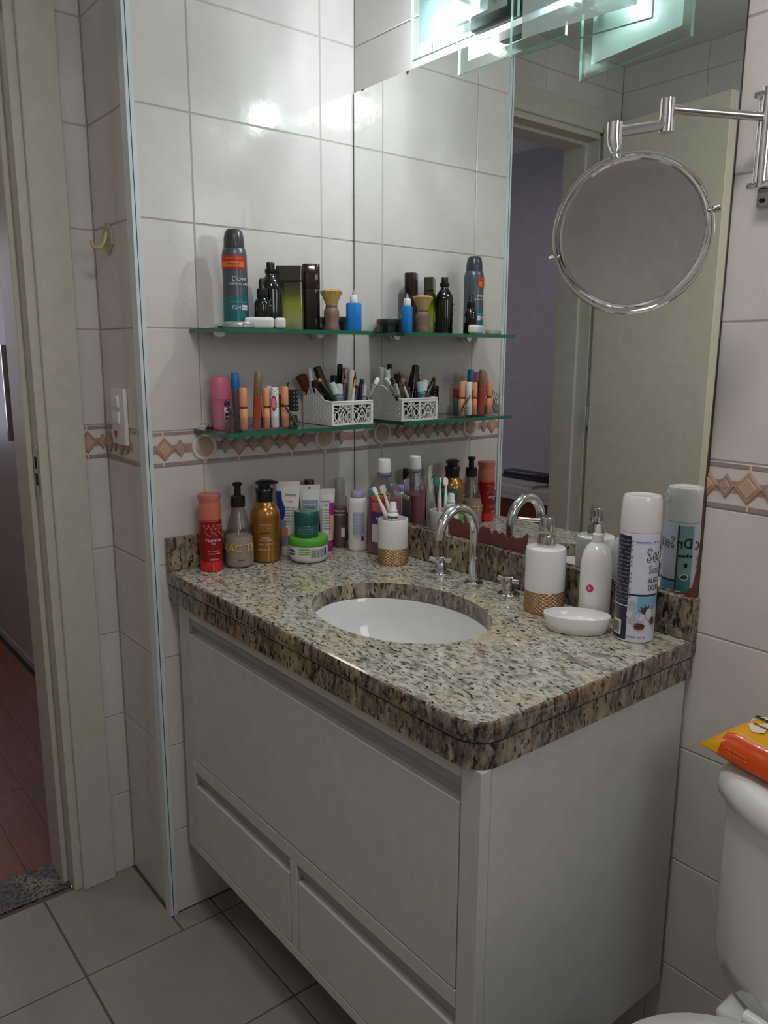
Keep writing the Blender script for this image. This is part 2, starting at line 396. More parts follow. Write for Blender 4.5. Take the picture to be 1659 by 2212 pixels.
# door wall x=DW
JY0, JY1 = -0.640, -1.185; DH = 1.925
bm = NB(); box(bm, DW-0.13, DW-REC, JY0+0.015, EDGE+0.05, 0, CE+0.05); box(bm, DW-0.13, DW-REC, WB, JY1-0.015, 0, CE+0.05); box(bm, DW-0.13, DW-REC, JY1-0.015, JY0+0.015, DH+0.02, CE+0.05)
wd = structure('wall_door', bm, GROUT, 'narrow tiled wall around the doorway', smooth=False)
tile_wall(wd, (DW, 0, 0), (0, -1, 0), (1, 0, 0), [-EDGE+0.0, 0.600], bu0=0.4, circ=False)
for z0, z1 in ((1.99, 2.0716), (2.0716, CE)):
    for a, b in ((0.600, 0.9), (0.9, 1.2), (1.2, -WB)):
        put_tile(tile_mesh('w', b-a-2*GAP, z1-z0-2*GAP), wd, (a+b)/2, (z0+z1)/2, (DW, 0, 0), (0, -1, 0), (1, 0, 0))
# right wall, out of the frame; its frosted window is added for light
bm = NB(); box(bm, WR, WR+0.12, WB-0.1, 0.1, 0, 1.4); box(bm, WR, WR+0.12, WB-0.1, 0.1, 2.02, CE+0.05); box(bm, WR, WR+0.12, WB-0.1, -0.95, 1.4, 2.02); box(bm, WR, WR+0.12, -0.33, 0.1, 1.4, 2.02)
structure('wall_right', bm, TILE, smooth=False)
bm = NB(); join_bars(bm, [], 0, 0)
for a, b, c, e in ((-0.95, -0.92, 1.4, 2.02), (-0.36, -0.33, 1.4, 2.02), (-0.95, -0.33, 1.4, 1.43), (-0.95, -0.33, 1.99, 2.02), (-0.65, -0.63, 1.4, 2.02)): box(bm, WR+0.02, WR+0.06, a, b, c, e)
w1 = structure('added_window_1', bm, WHITE, smooth=False)
bm = NB(); box(bm, WR+0.035, WR+0.04, -0.92, -0.36, 1.43, 1.99); obj('pane', bm, clear('frosted_pane', (0.8, 0.85, 0.85), 0.4, 0.4), w1)
# ceiling
bm = NB(); box(bm, DW-0.13, WR+0.1, WB-0.12, 0.12, CE, CE+0.04)
structure('ceiling', bm, CEIL, smooth=False)
bm = NB(); lathe(bm, [(0.15, 0.0), (0.15, 0.022), (0.14, 0.03)], 32, z0=-0.03)
cl = thing('added_ceiling_light', 'round flush ceiling light added out of view to brighten the bathroom', 'ceiling light', (1.05, -0.72, CE))  # added fitting to go with the overhead fill
obj('base', bm, WHITE, cl)
# floor with its tiles
bm = NB(); box(bm, DW-0.02, WR, WB, 0.0, -0.06, -0.004)
fl = structure('floor', bm, FGROUT, 'grey beige square floor tiles', smooth=False)
xs = [DW-0.005, 0.058, 0.358, 0.658, 0.958, 1.258, 1.558]; ys = [0.0, -0.12, -0.42, -0.72, -1.02, WB]
for xa, xb in zip(xs[:-1], xs[1:]):
    for ya, yb in zip(ys[:-1], ys[1:]):
        x0, x1, y0, y1 = xa, xb, yb, ya
        if x1 <= 0.06 and y0 > EDGE: x0 = 0.0005
        if x1-x0 < 0.02: continue
        if x0 < 0 and y1 > EDGE:                       # tile notched by the pier
            y1 = EDGE-0.003
            bm = NB(); box(bm, 0.0005, xb-0.002, EDGE-0.001, ya-0.002, -0.009, 0.0, 0.0012, seg=1); obj('tile', bm, FLOORT, fl, smooth=False)
        bm = NB(); box(bm, x0+0.002, x1-0.002, y0+0.002, y1-0.002, -0.009, 0.0, 0.0012, seg=1)
        obj('tile', bm, FLOORT, fl, smooth=False)

# ---------------------------------------------------------------- doorway: casing, jamb, open leaf, sill
dn = bpy.data.objects.new('door_1', None); COL.objects.link(dn); dn['kind'] = 'structure'; dn['label'] = 'cream painted doorway with its open door leaf'
def casing_board(y0, y1, z0, z1):
    bm = NB(); box(bm, DW, DW+0.016, y0, y1, z0, z1, 0.002, seg=1); return obj('casing', bm, CASING, dn, smooth=False)
casing_board(JY0+0.004, JY0+0.078, 0, DH+0.075); casing_board(JY1-0.076, JY1-0.004, 0, DH+0.075); casing_board(JY1-0.004, JY0+0.004, DH+0.004, DH+0.075)
JX0, JX1 = DW-0.135, DW+0.004
def jamb(y0, y1, z0, z1):
    bm = NB(); box(bm, JX0, JX1, y0, y1, z0, z1, 0.001, seg=1); return obj('jamb', bm, CASING, dn, smooth=False)
jamb(JY0-0.014, JY0+0.006, 0, DH); jamb(JY1-0.006, JY1+0.014, 0, DH); jamb(JY1+0.014, JY0-0.014, DH-0.014, DH+0.006)
def stop(y0, y1, z0, z1):
    bm = NB(); box(bm, JX0+0.002, DW-0.040, y0, y1, z0, z1, 0.002, seg=1); return obj('door_stop', bm, CASING, dn, smooth=False)
stop(JY0-0.026, JY0-0.014, 0, DH-0.014); stop(JY1+0.014, JY1+0.026, 0, DH-0.014); stop(JY1+0.026, JY0-0.026, DH-0.026, DH-0.014)
bm = NB(); box(bm, DW-0.034, DW-0.008, JY0-0.0155, JY0-0.0138, 0.93, 1.03, 0.0006, seg=1); sp = obj('strike_plate', bm, CHROMED, dn)
bm = NB(); box(bm, DW-0.027, DW-0.015, JY0-0.0162, JY0-0.0154, 0.95, 0.975); box(bm, DW-0.027, DW-0.015, JY0-0.0162, JY0-0.0154, 0.985, 1.01); obj('latch_hole', bm, DARK, sp)
LL = 0.46
leaf = NB(); box(leaf, 0, LL, -0.034, 0, 0.012, 1.945, 0.002, seg=1)
leafo = obj('door_leaf', leaf, DOORP, dn, smooth=False); leafo.location = (DW+0.019, -1.170, 0); leafo.rotation_euler = (0, 0, 0.11)
for z in (0.25, 0.98, 1.72):
    bm = NB(); tube(bm, [(DW+0.02, -1.160, z), (DW+0.02, -1.160, z+0.07)], 0.005); obj('hinge', bm, CHROMED, dn)
bm = NB(); box(bm, DW-0.135, DW-0.021, JY1+0.014, JY0-0.014, -0.03, 0.002, 0.001, seg=1)
structure('trim_2', bm, SILL, 'dark speckled granite door sill', smooth=False)

# ---------------------------------------------------------------- bedroom beyond the door
def wood_mat():
    m = bpy.data.materials.new('parquet_wood'); m.use_nodes = True; nt = m.node_tree; b = nt.nodes['Principled BSDF']
    ge = nt.nodes.new('ShaderNodeNewGeometry'); mp = nt.nodes.new('ShaderNodeMapping'); mp.inputs['Scale'].default_value = (3, 40, 1); nt.links.new(ge.outputs['Position'], mp.inputs[0])
    n = N(nt, 'ShaderNodeTexNoise', Scale=2.0, Detail=5.0); nt.links.new(mp.outputs[0], n.inputs['Vector'])
    oi = nt.nodes.new('ShaderNodeObjectInfo')
    base = ramp(nt, n.outputs['Fac'], [(0.3, srgb((112, 66, 26))), (0.7, srgb((130, 80, 36)))])
    nt.links.new(mixc(nt, 1.0, base, ramp(nt, oi.outputs['Random'], [(0, (0.9, 0.9, 0.9)), (1, (1, 1, 1))]), 'MULTIPLY'), b.inputs['Base Color']); b.inputs['Roughness'].default_value = 0.35
    return m
WOOD = wood_mat()
BX0, BX1, BY0, BY1, BC = -3.1, DW-0.13, -2.45, -0.372, 2.33
bm = NB(); box(bm, BX0, BX1, BY0, 0.3, -0.06, -0.006)
fb = structure('floor_bedroom', bm, DARK, 'brown plank floor of the bedroom', smooth=False)
py = BY0; k = 0
while py < -0.38:
    off = (k*0.37) % 1.0; px = BX0-off; k += 1
    while px < BX1:
        a, b = max(px, BX0), min(px+1.0, BX1)
        if b-a > 0.03:
            bm = NB(); box(bm, a+0.0002, b-0.0002, py+0.0002, min(py+0.0958, -0.372), -0.008, 0.0, 0.0008, seg=1); obj('plank', bm, WOOD, fb, smooth=False)
        px += 1.0
    py += 0.096
bm = NB(); box(bm, BX0-0.1, BX1, BY0-0.1, BY0, 0, BC)
structure('wall_bedroom', bm, LAV, 'dim lavender bedroom wall seen in the mirror', smooth=False)
bm = NB(); box(bm, BX0-0.1, BX0, BY0, 0.3, 0, BC)
structure('wall_bedroom_end', bm, LAV, smooth=False)
bm = NB(); box(bm, BX0, BX1, 0.2, 0.3, 0, BC); box(bm, BX1, BX1+0.01, BY0, WB-0.12, 0, BC)
structure('wall_bedroom_side', bm, LAV, smooth=False)
bm = NB(); box(bm, BX0-0.1, BX1+0.14, BY0-0.1, 0.3, BC, BC+0.04)
structure('ceiling_bedroom', bm, CEIL, smooth=False)
wr = thing('wardrobe', 'tall white sliding-door wardrobe standing in the bedroom beyond the doorway', 'wardrobe', (0, 0, 0))
bm = NB(); box(bm, -2.6, -2.58, -0.34, 0.19, 0, 2.32); box(bm, -0.60, -0.585, -0.372, 0.19, 0, 2.32); box(bm, -2.6, -0.585, 0.17, 0.19, 0, 2.32); box(bm, -2.6, -0.585, -0.36, 0.17, 2.26, 2.32); box(bm, -2.6, -0.585, -0.355, 0.17, 0.0, 0.03)
obj('carcass', bm, WARD, wr, smooth=False)
bm = NB(); box(bm, -1.455, -0.60, -0.377, -0.352, 0.006, 2.26, 0.002, seg=1); obj('door', bm, WARD, wr, smooth=False)
bm = NB(); box(bm, -1.530, -1.459, -0.377, -0.352, 0.006, 2.26, 0.002, seg=1); obj('door', bm, WARD, wr, smooth=False)
dl = NB(); box(dl, -2.58, -1.548, -0.350, -0.330, 0.03, 2.26, 0.002, seg=1); dl = obj('door', dl, WARD, wr, smooth=False)
bm = NB(); box(bm, -1.549, -1.531, -0.345, -0.335, 0.03, 2.26); obj('shadow_gap', bm, DARK, wr, smooth=False)
bm = NB(); box(bm, -1.665, -1.645, -0.366, -0.350, 0.90, 1.25, 0.002); obj('handle', bm, CHROMED, dl)
ns = thing('nightstand', 'low white bedside cabinet with brown drawer fronts, seen in the mirror', 'cabinet', (-1.42, -2.26, 0))
NSW = mat('nightstand_white', srgb((190, 184, 180)), 0.4); NSB = mat('nightstand_brown', srgb((110, 52, 22)), 0.4, stretch=(1, 1, 10))
bm = NB(); box(bm, -0.40, 0.45, -0.18, 0.18, 0.48, 0.52, 0.002); box(bm, -0.40, -0.17, -0.17, 0.175, 0, 0.48); box(bm, 0.43, 0.45, -0.17, 0.175, 0, 0.48); box(bm, -0.17, 0.43, -0.17, 0.178, 0.452, 0.48); box(bm, -0.17, 0.43, -0.17, 0.16, 0.0, 0.03)
obj('body', bm, NSW, ns, smooth=False)
for z0, z1 in ((0.04, 0.235), (0.245, 0.447)):
    bm = NB(); box(bm, -0.165, 0.425, -0.1, 0.17, z0, z1, 0.002, seg=1); dr = obj('drawer', bm, NSB, ns, smooth=False)
    bm = NB(); box(bm, 0.08, 0.18, 0.171, 0.185, (z0+z1)/2-0.006, (z0+z1)/2+0.006, 0.002); obj('handle', bm, CHROMED, dr)
bk = thing('book', 'thin pale book lying on the white bedside cabinet, seen in the mirror', 'book', (-1.40, -2.24, 0.5205), 0.15)
bm = NB(); box(bm, -0.20, 0.20, -0.11, 0.12, 0, 0.004); box(bm, -0.195, 0.195, -0.105, 0.115, 0.004, 0.016); box(bm, -0.20, 0.20, -0.11, 0.12, 0.016, 0.020); obj('cover', bm, NSW, bk, smooth=False)
bm = NB(); box(bm, -0.19, 0.20, -0.045, 0.035, 0, 0.045, 0.012); box(bm, -0.27, -0.17, -0.03, 0.02, 0, 0.008, 0.003)
tag(obj('handbag', bm, BLACK), 'flat black pouch lying on the pale book, seen in the mirror', 'bag').location = (-1.34, -2.24, 0.5412)

# ---------------------------------------------------------------- switch plate and hook on the pier return
sw = thing('light_switch', 'white wall switch plate on the side of the tiled pier', 'switch', (-0.125, EDGE, 1.095))
bm = NB(); box(bm, -0.037, 0.037, -0.009, -0.0005, -0.058, 0.058, 0.003); obj('plate', bm, WHITE, sw)
for z in (0.03, -0.002):
    bm = NB(); box(bm, -0.022, 0.012, -0.013, -0.008, z-0.012, z+0.012, 0.002); obj('rocker', bm, WHITEG, sw)
bm = NB()
pts = [(0.0055*(16*math.sin(t)**3)/16, 0.0085*(13*math.cos(t)-5*math.cos(2*t)-2*math.cos(3*t)-math.cos(4*t))/16) for t in [2*PI*i/24 for i in range(24)]]
prism(bm, pts, -0.0105, -0.0088, 'y')
for v in bm.verts: v.co.x -= 0.014; v.co.z -= 0.036
obj('heart_sticker', bm, solid('red_sticker', (170, 14, 20)), sw)['label'] = 'small red heart sticker'
hk = thing('adhesive_hook', 'yellowed plastic adhesive hook on the side of the tiled pier', 'hook', (-0.135, EDGE, 1.447))
YEL = solid('yellowed_plastic', (196, 186, 130))
bm = NB(); prism(bm, [(0.0, 0.033), (0.022, 0.012), (0.022, -0.012), (0.0, -0.033), (-0.022, -0.012), (-0.022, 0.012)], -0.0045, -0.0005, 'y'); obj('base', bm, solid('pale_hook', (176, 168, 150)), hk)
bm = NB(); tube(bm, [(0, -0.004, 0.012), (0, -0.010, -0.008), (0, -0.020, -0.020), (0, -0.032, -0.018), (0, -0.036, -0.006)], [0.004, 0.004, 0.004, 0.0038, 0.003]); obj('hook', bm, YEL, hk)

# ---------------------------------------------------------------- wall mirror
MX0, MX1, MZ0 = 0.0055, 0.8856, 0.8575
bm = NB(); box(bm, MX0, MX1, -0.0052, -0.0007, MZ0, MT)
for f in bm.faces:
    if abs(f.normal.y) < 0.5: f.material_index = 1
mr = tag(obj('wall_mirror', bm, [MIRROR, solid('mirror_edge', (40, 48, 44))], smooth=False), 'large frameless wall mirror above the granite counter', 'mirror')
def decay(pts):
    bm = NB(); prism(bm, pts, -0.00555, -0.0052, 'y'); o = obj('desilvered_patch', bm, RUST, mr, smooth=False); o['label'] = 'brown patch of lost silvering'
decay([(0.329, MZ0), (0.328, 0.876), (0.331, 0.888), (0.34, 0.895), (0.352, 0.893), (0.366, 0.892), (0.373, 0.886), (0.381, 0.888), (0.39, 0.882), (0.405, 0.883), (0.419, 0.885), (0.429, 0.89), (0.445, 0.889), (0.450, 0.881), (0.453, 0.878), (0.457, 0.887), (0.463, 0.889), (0.473, 0.882), (0.478, 0.888), (0.484, 0.886), (0.492, 0.874), (0.498, 0.882), (0.507, 0.885), (0.512, 0.882), (0.528, 0.885), (0.535, 0.890), (0.543, 0.897), (0.545, 0.886), (0.540, 0.870), (0.536, MZ0)])
decay([(0.8855, 1.25), (0.8838, 1.10), (0.8825, 0.998), (0.8835, 0.95), (0.8815, 0.90), (0.8795, 0.890), (0.8785, 0.880), (0.8770, 0.872), (0.872, 0.868), (0.868, 0.863), (0.860, 0.8605), (0.85, MZ0), (0.8855, MZ0)])
decay([(0.178, MT), (0.181, MT-0.005), (0.184, MT-0.008), (0.187, MT-0.004), (0.190, MT)])
decay([(0.03, MT), (0.035, MT-0.003), (0.045, MT)])

# ---------------------------------------------------------------- mirror light
lf = thing('mirror_light', 'glass and chrome wall light with two bright bulbs above the mirror', 'wall light', (0.49, 0, 1.86))
bm = NB(); box(bm, -0.085, 0.085, -0.030, -0.001, -0.045, 0.045, 0.004); obj('backplate', bm, CHROMED, lf)
bm = NB(); box(bm, -0.085, 0.10, -0.052, -0.030, -0.085, -0.060, 0.003); box(bm, -0.05, 0.05, -0.045, -0.02, -0.065, -0.03); obj('bracket', bm, solid('dark_metal', (60, 60, 60), 0.3, metal=0.8), lf)
EM = mat('bulb_glow', (1, 1, 1), 0.5, var=0, emit=(0.86, 0.95, 1.0), es=BULB_STRENGTH)
for bx in (-0.150, 0.085):
    bm = NB(); tube(bm, [(0, 0, 0), (0.02 if bx < 0 else -0.02, 0, 0.0)], 0.010)
    sk = obj('socket', bm, solid('lamp_socket', (200, 200, 196)), lf); sk.location = (bx+(0.018 if bx < 0 else -0.018), -0.030, -0.062)
    bm = NB(); bmesh.ops.create_uvsphere(bm, u_segments=20, v_segments=12, radius=0.0125)
    for v in bm.verts: v.co.x *= 1.3
    bo = obj('bulb', bm, EM, lf); bo.location = (bx, -0.030, -0.062)
FROST = clear('frosted_glass', (0.70, 0.80, 0.80), 0.25, 0.45, (0.70, 0.80, 0.78)); CLG = clear('clear_glass', (0.93, 0.97, 0.95)); GEDGE = mat('green_glass_edge', srgb((34, 98, 76)), 0.12, coat=0.5, emit=None)
GEDGEL = mat('pale_glass_edge', srgb((150, 200, 186)), 0.1, coat=0.5)
def glass_plate(name, w, h, t, parent, loc, rz=0.0, frost=0.022):
    bm = NB(); box(bm, 0, w, -t/2, t/2, 0, h)
    for f in bm.faces:
        if abs(f.normal.y) < 0.5: f.material_index = 1
    o = obj(name, bm, [CLG, GEDGEL], parent, smooth=False); o.location = loc; o.rotation_euler = (0, 0, rz)
    bm = NB(); box(bm, frost, w-frost, -t/2-0.0008, -t/2-0.0002, frost, h-0.002); obj('frosted_area', bm, FROST, o, smooth=False)
    return o
glass_plate('glass_plate', 0.262, 0.16, 0.006, lf, (-0.222, -0.066, -0.099))
glass_plate('glass_plate', 0.235, 0.16, 0.006, lf, (0.052, -0.094, -0.170), 0.16)
for x, z in ((-0.12, -0.02), (0.0, -0.055), (0.09, -0.075)):
    bm = NB(); tube(bm, [(x, -0.02, z), (x, -0.078, z)], 0.004); tube(bm, [(x, -0.071, z), (x, -0.080, z)], 0.007); obj('clamp', bm, CHROMED, lf)

# ---------------------------------------------------------------- glass shelves
SZ1, SZ2 = 1.2715, 1.0735; ST = 0.008
def shelf(name, label, ztop, yl=-0.411, yr=-0.050, d_=0.136):
    t = thing(name, label, 'shelf', (0, 0, ztop))
    poly = [(0.0015, yl), (0.06, yl+0.001), (d_-0.006, yl+0.002), (d_, yl+0.008), (d_, yr-0.006), (d_-0.006, yr), (0.0015, yr)]
    bm = NB(); prism(bm, poly, -ST, 0)
    for f in bm.faces:
        if abs(f.normal.z) < 0.5: f.material_index = 1
    obj('glass', bm, [clear('shelf_glass', (0.96, 0.99, 0.98), 0.02), GEDGE], t, smooth=False)
    for y in ((-0.355, -0.115) if ztop > 1.2 else (-0.388, -0.178)):
        bm = NB(); lathe(bm, [(0.012, 0.0006), (0.0145, 0.004), (0.0145, 0.020), (0.011, 0.026)], 20)
        for v in bm.verts: v.co = Vector((v.co.z, v.co.x, v.co.y))
        for v in bm.verts: v.co.z = v.co.z-0.004
        c = obj('clamp', bm, CHROME, t); c.location = (0, y, 0)
    return t
shelf('glass_shelf', 'upper green-edged glass shelf holding bottles and a shaving brush', SZ1)
shelf('glass_shelf', 'lower green-edged glass shelf holding lip glosses and a white basket', SZ2)

# ---------------------------------------------------------------- vanity cabinet
FY = -0.470; XR = 0.882
cb = thing('vanity_cabinet', 'white wall-hung vanity cabinet under the granite counter', 'cabinet', (0, 0, 0))
def part(name, rects, m, p=cb, bev=0.0012, lab=None):
    bm = NB()
    for q in rects: box(bm, *q, bev, seg=1)
    o = obj(name, bm, m, p, smooth=False)
    if lab: o['label'] = lab
    return o
part('side_panel', [(XR-0.018, XR, FY+0.0185, -0.012, 0.168, 0.7230)], CAB)
part('side_panel', [(0.0175, 0.0355, FY+0.0185, -0.012, 0.168, 0.7230)], CAB)
part('bottom_panel', [(0.036, XR-0.0185, FY+0.0185, -0.012, 0.168, 0.186)], CAB)
part('back_panel', [(0.036, XR-0.0185, -0.0118, -0.0015, 0.168, 0.723)], CAB)
for q in ((0.0175, 0.0605, FY, FY+0.018, 0.168, 0.7230), (0.8465, XR, FY, FY+0.018, 0.168, 0.7230)): part('stile', [q], CAB)
for q in ((0.061, 0.846, FY, FY+0.018, 0.7005, 0.7230), (0.061, 0.846, FY, FY+0.018, 0.360, 0.388), (0.061, 0.846, FY, FY+0.018, 0.168, 0.188)): part('rail', [q], CAB)
part('stile', [(0.432, 0.454, FY, FY+0.018, 0.1885, 0.3595)], CAB)
def drawer(x0, x1, z0, z1, ch):
    o = part('drawer', [(x0+0.002, x1-0.002, FY, FY+0.018, z0+0.002, z1-ch), (x0+0.006, x1-0.006, FY+0.019, -0.425, z0+0.01, z1-ch-0.03)], CAB)
    bm = NB(); box(bm, x0+0.0005, x1-0.0005, FY+0.0040, FY+0.0095, z1-ch*0.46, z1-0.0004, 0.0008, seg=1); box(bm, x0+0.0005, x1-0.0005, FY+0.0115, FY+0.0165, z1-ch-0.0005, z1-ch*0.45)
    obj('finger_channel', bm, ALU, o, smooth=False)['label'] = 'grey aluminium finger channel'
drawer(0.0608, 0.8462, 0.388, 0.7003, 0.034); drawer(0.0608, 0.4318, 0.188, 0.3598, 0.031); drawer(0.4542, 0.8462, 0.188, 0.3598, 0.031)

# ---------------------------------------------------------------- granite counter, backsplash, basin
ZC = 0.788; WX, DY = 0.889, -0.4856
BCX, BCY, BA, BB = 0.487, -0.272, 0.180, 0.137
def rr_outline(inset, rad=0.045, n=8):
    x1, y0 = WX-inset, DY+inset; pts = [(0.0012, -0.0012), (0.0012, y0)]
    r_ = rad-inset
    for i in range(n+1):
        a = -PI/2+PI/2*i/n; pts.append((x1-r_+r_*math.cos(a), y0+r_+r_*math.sin(a)))
    pts.append((x1, -0.0012)); return pts
ct = thing('countertop', 'speckled beige granite counter with rounded front corner and oval cutout', 'countertop', (0, 0, 0))
def plate_with_hole(zt, zb, insets):
    """slab: outline rings through the given (inset,z) profile, oval hole through it"""
    bm = NB(); n = 64
    hole_t = [bm.verts.new((BCX+BA*math.cos(2*PI*i/n), BCY+BB*math.sin(2*PI*i/n), zt)) for i in range(n)]
    hole_b = [bm.verts.new((BCX+BA*math.cos(2*PI*i/n), BCY+BB*math.sin(2*PI*i/n), zb)) for i in range(n)]
    for i in range(n): bm.faces.new((hole_t[i], hole_t[(i+1) % n], hole_b[(i+1) % n], hole_b[i])).material_index = 1
    rings = [[bm.verts.new((x, y, z)) for x, y in rr_outline(i_)] for i_, z in insets]
    m = len(rings[0])
    for a, b in zip(rings[:-1], rings[1:]):
        for k in range(m):
            bm.faces.new((a[k], a[(k+1) % m], b[(k+1) % m], b[k])).material_index = 1
    for hole, ring in ((hole_t, rings[0]), (hole_b, rings[-1])):
        es = []
        for loop in (hole, ring):
            for k in range(len(loop)):
                e = bm.edges.get((loop[k], loop[(k+1) % len(loop)]))
                es.append(e)
        bmesh.ops.triangle_fill(bm, use_beauty=True, use_dissolve=False, edges=es)
    return bm
bm = plate_with_hole(ZC, ZC-0.030, [(0.003, ZC), (0.0008, ZC-0.002), (0.0, ZC-0.005), (0.0, ZC-0.022), (0.002, ZC-0.027), (0.006, ZC-0.030)])
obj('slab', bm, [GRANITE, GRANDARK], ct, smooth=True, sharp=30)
# apron below the slab
def strip_wall(out, inn, z0, z1):
    bm = NB(); a = rr_outline(out)[1:]; b = rr_outline(inn)[1:]; m = len(a)
    v = [[bm.verts.new((x, y, z)) for x, y in pts] for pts, z in ((a, z0), (a, z1), (b, z1), (b, z0))]
    for q in range(4):
        p_, r_ = v[q], v[(q+1) % 4]
        for k in range(m-1): bm.faces.new((p_[k], p_[k+1], r_[k+1], r_[k]))
    bm.faces.new([v[q][0] for q in range(4)]); bm.faces.new([v[q][-1] for q in range(4)])
    return bm
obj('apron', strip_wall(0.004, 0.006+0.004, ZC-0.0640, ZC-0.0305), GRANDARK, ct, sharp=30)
bsp = thing('backsplash', 'low granite backsplash along the mirror and the left wall', 'backsplash', (0, 0, 0))
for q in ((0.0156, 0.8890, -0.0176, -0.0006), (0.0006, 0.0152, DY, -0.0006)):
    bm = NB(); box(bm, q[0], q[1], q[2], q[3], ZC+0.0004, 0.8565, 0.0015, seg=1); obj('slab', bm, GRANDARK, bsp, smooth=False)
bs = thing('wash_basin', 'white oval undermount wash basin set in the granite counter', 'basin', (BCX, BCY, ZC-0.0305))
prof = [(1.09, -0.012), (1.09, -0.0005), (1.0, -0.0005), (0.985, -0.006), (0.955, -0.030), (0.90, -0.062), (0.78, -0.098), (0.56, -0.122), (0.30, -0.134), (0.115, -0.138)]
bm = NB()
rings = []
for q, z in prof:
    rings.append([bm.verts.new((BA*q*math.cos(2*PI*i/56), BB*q*math.sin(2*PI*i/56), z)) for i in range(56)])
outp = [(0.13, -0.150), (0.35, -0.147), (0.62, -0.134), (0.85, -0.108), (0.96, -0.070), (1.0, -0.030), (1.09, -0.012)]
for q, z in outp[:-1]: rings.append([bm.verts.new((BA*q*math.cos(2*PI*i/56), BB*q*math.sin(2*PI*i/56), z)) for i in range(56)])
rings.append(rings[0])
for a, b in zip(rings[:-1], rings[1:]):
    for i in range(56): bm.faces.new((a[i], a[(i+1) % 56], b[(i+1) % 56], b[i]))
obj('bowl', bm, CERAM, bs, sharp=60)
bm = NB(); lathe(bm, [(0.021, -0.140), (0.021, -0.1355), (0.017, -0.134), (0.012, -0.137)], 24); obj('drain', bm, CHROME, bs)

# ---------------------------------------------------------------- faucet and handles
fc = thing('faucet', 'tall chrome gooseneck faucet behind the basin', 'faucet', (0.4545, -0.056, ZC+0.0002))
bm = NB(); lathe(bm, [(0.0195, 0), (0.0195, 0.003), (0.017, 0.0048), (0.009, 0.005)], 28); obj('flange', bm, CHROME, fc)
R_ = 0.046; pts = [(0, 0, 0.005), (0, 0, 0.05), (0, 0, 0.085), (0, 0, 0.102)]
for i in range(1, 19):
    a = PI*i/18*0.93; pts.append((0, -R_+R_*math.cos(a), 0.102+R_*math.sin(a)*1.12))
a = PI*0.93; tx, tz = -math.sin(a), math.cos(a)*1.12
lp = pts[-1]; pts.append((0, lp[1]+0.012*tx*-1*-1, lp[2]-0.014))
bm = NB(); tube(bm, pts, 0.0095, 20); obj('spout', bm, CHROME, fc)
bm = NB(); tube(bm, [(0, pts[-1][1], pts[-1][2]+0.0005), (0, pts[-1][1]-0.0003, pts[-1][2]-0.0012)], 0.0072, 16); obj('aerator', bm, DARK, fc)
for hx, lab in ((0.362, 'chrome cross-head tap handle left of the faucet'), (0.546, 'chrome cross-head tap handle right of the faucet')):
    h = thing('tap_handle', lab, 'tap handle', (hx, -0.056, ZC+0.0002), 0.5 if hx < .4 else 0.15, 'tap handles beside the faucet')
    bm = NB(); lathe(bm, [(0.021, 0), (0.021, 0.0025), (0.019, 0.004), (0.0125, 0.0045)], 28); obj('flange', bm, CHROME, h)
    bm = NB(); lathe(bm, [(0.0118, 0.0045), (0.0118, 0.020), (0.0105, 0.022), (0.0100, 0.034), (0.008, 0.036)], 24); obj('hub', bm, CHROME, h)
    for k in range(4):
        bm = NB(); a = k*PI/2; tube(bm, [(0.008*math.cos(a), 0.008*math.sin(a), 0.027), (0.0235*math.cos(a), 0.0235*math.sin(a), 0.029)], 0.0048, 12); obj('spoke', bm, CHROME, h)

# ---------------------------------------------------------------- magnifying mirror on its arm
mg = thing('magnifying_mirror', 'round chrome magnifying mirror on a folding wall arm', 'mirror', (0.941, -0.001, 1.508))
bm = NB(); box(bm, -0.018, 0.018, -0.006, 0.0, -0.085, 0.070, 0.002); obj('wall_plate', bm, CHROMED, mg)
bm = NB()
for x in (-0.011, 0.011): tube(bm, [(x, -0.028, -0.060), (x, -0.028, 0.050)], 0.0035)
tube(bm, [(0, -0.032, -0.065), (0, -0.032, 0.058)], 0.0085, 18); obj('post', bm, CHROME, mg)
for z in (-0.062, 0.050):
    bm = NB(); box(bm, -0.017, 0.017, -0.040, -0.003, z-0.0045, z+0.0045, 0.003); obj('bracket', bm, CHROME, mg)
for x in (-0.010, 0.010):
    bm = NB(); tube(bm, [(x, -0.0058, -0.077), (x, -0.0085, -0.077)], 0.0032); obj('screw', bm, DARK, mg)
def W2L(p): return (p[0]-0.941, p[1]+0.001, p[2]-1.508)
J0 = (0.937, -0.040, 1.530); J1 = (0.8555, -0.130, 1.541); J1b = (0.8555, -0.130, 1.5215); J2 = (0.826, -0.200, 1.507)
na0 = Vector((math.sin(0.62), -math.cos(0.62), -0.05)).normalized(); _x = Vector((0, 0, 1)).cross(na0).normalized(); _y = na0.cross(_x); fy_top = _y*math.cos(0.27)-_x*math.sin(0.27)
RC = Vector((0.868, -0.210, 1.3755))
bm = NB(); tube(bm, [W2L(J0), W2L((J1[0], J1[1], J1[2]))], 0.0058, 14); obj('arm', bm, CHROMED, mg)
bm = NB(); c = W2L((J1[0], J1[1], 0)); tube(bm, [(c[0], c[1], 1.512-1.508), (c[0], c[1], 1.5305-1.508), (c[0], c[1], 1.531-1.508), (c[0], c[1], 1.553-1.508)], [0.0098, 0.0098, 0.0092, 0.0092], 20); obj('joint', bm, CHROME, mg)
bm = NB(); tube(bm, [W2L(J1b), W2L((J2[0], J2[1], 1.506))], 0.0068, 14); obj('arm', bm, CHROMED, mg)
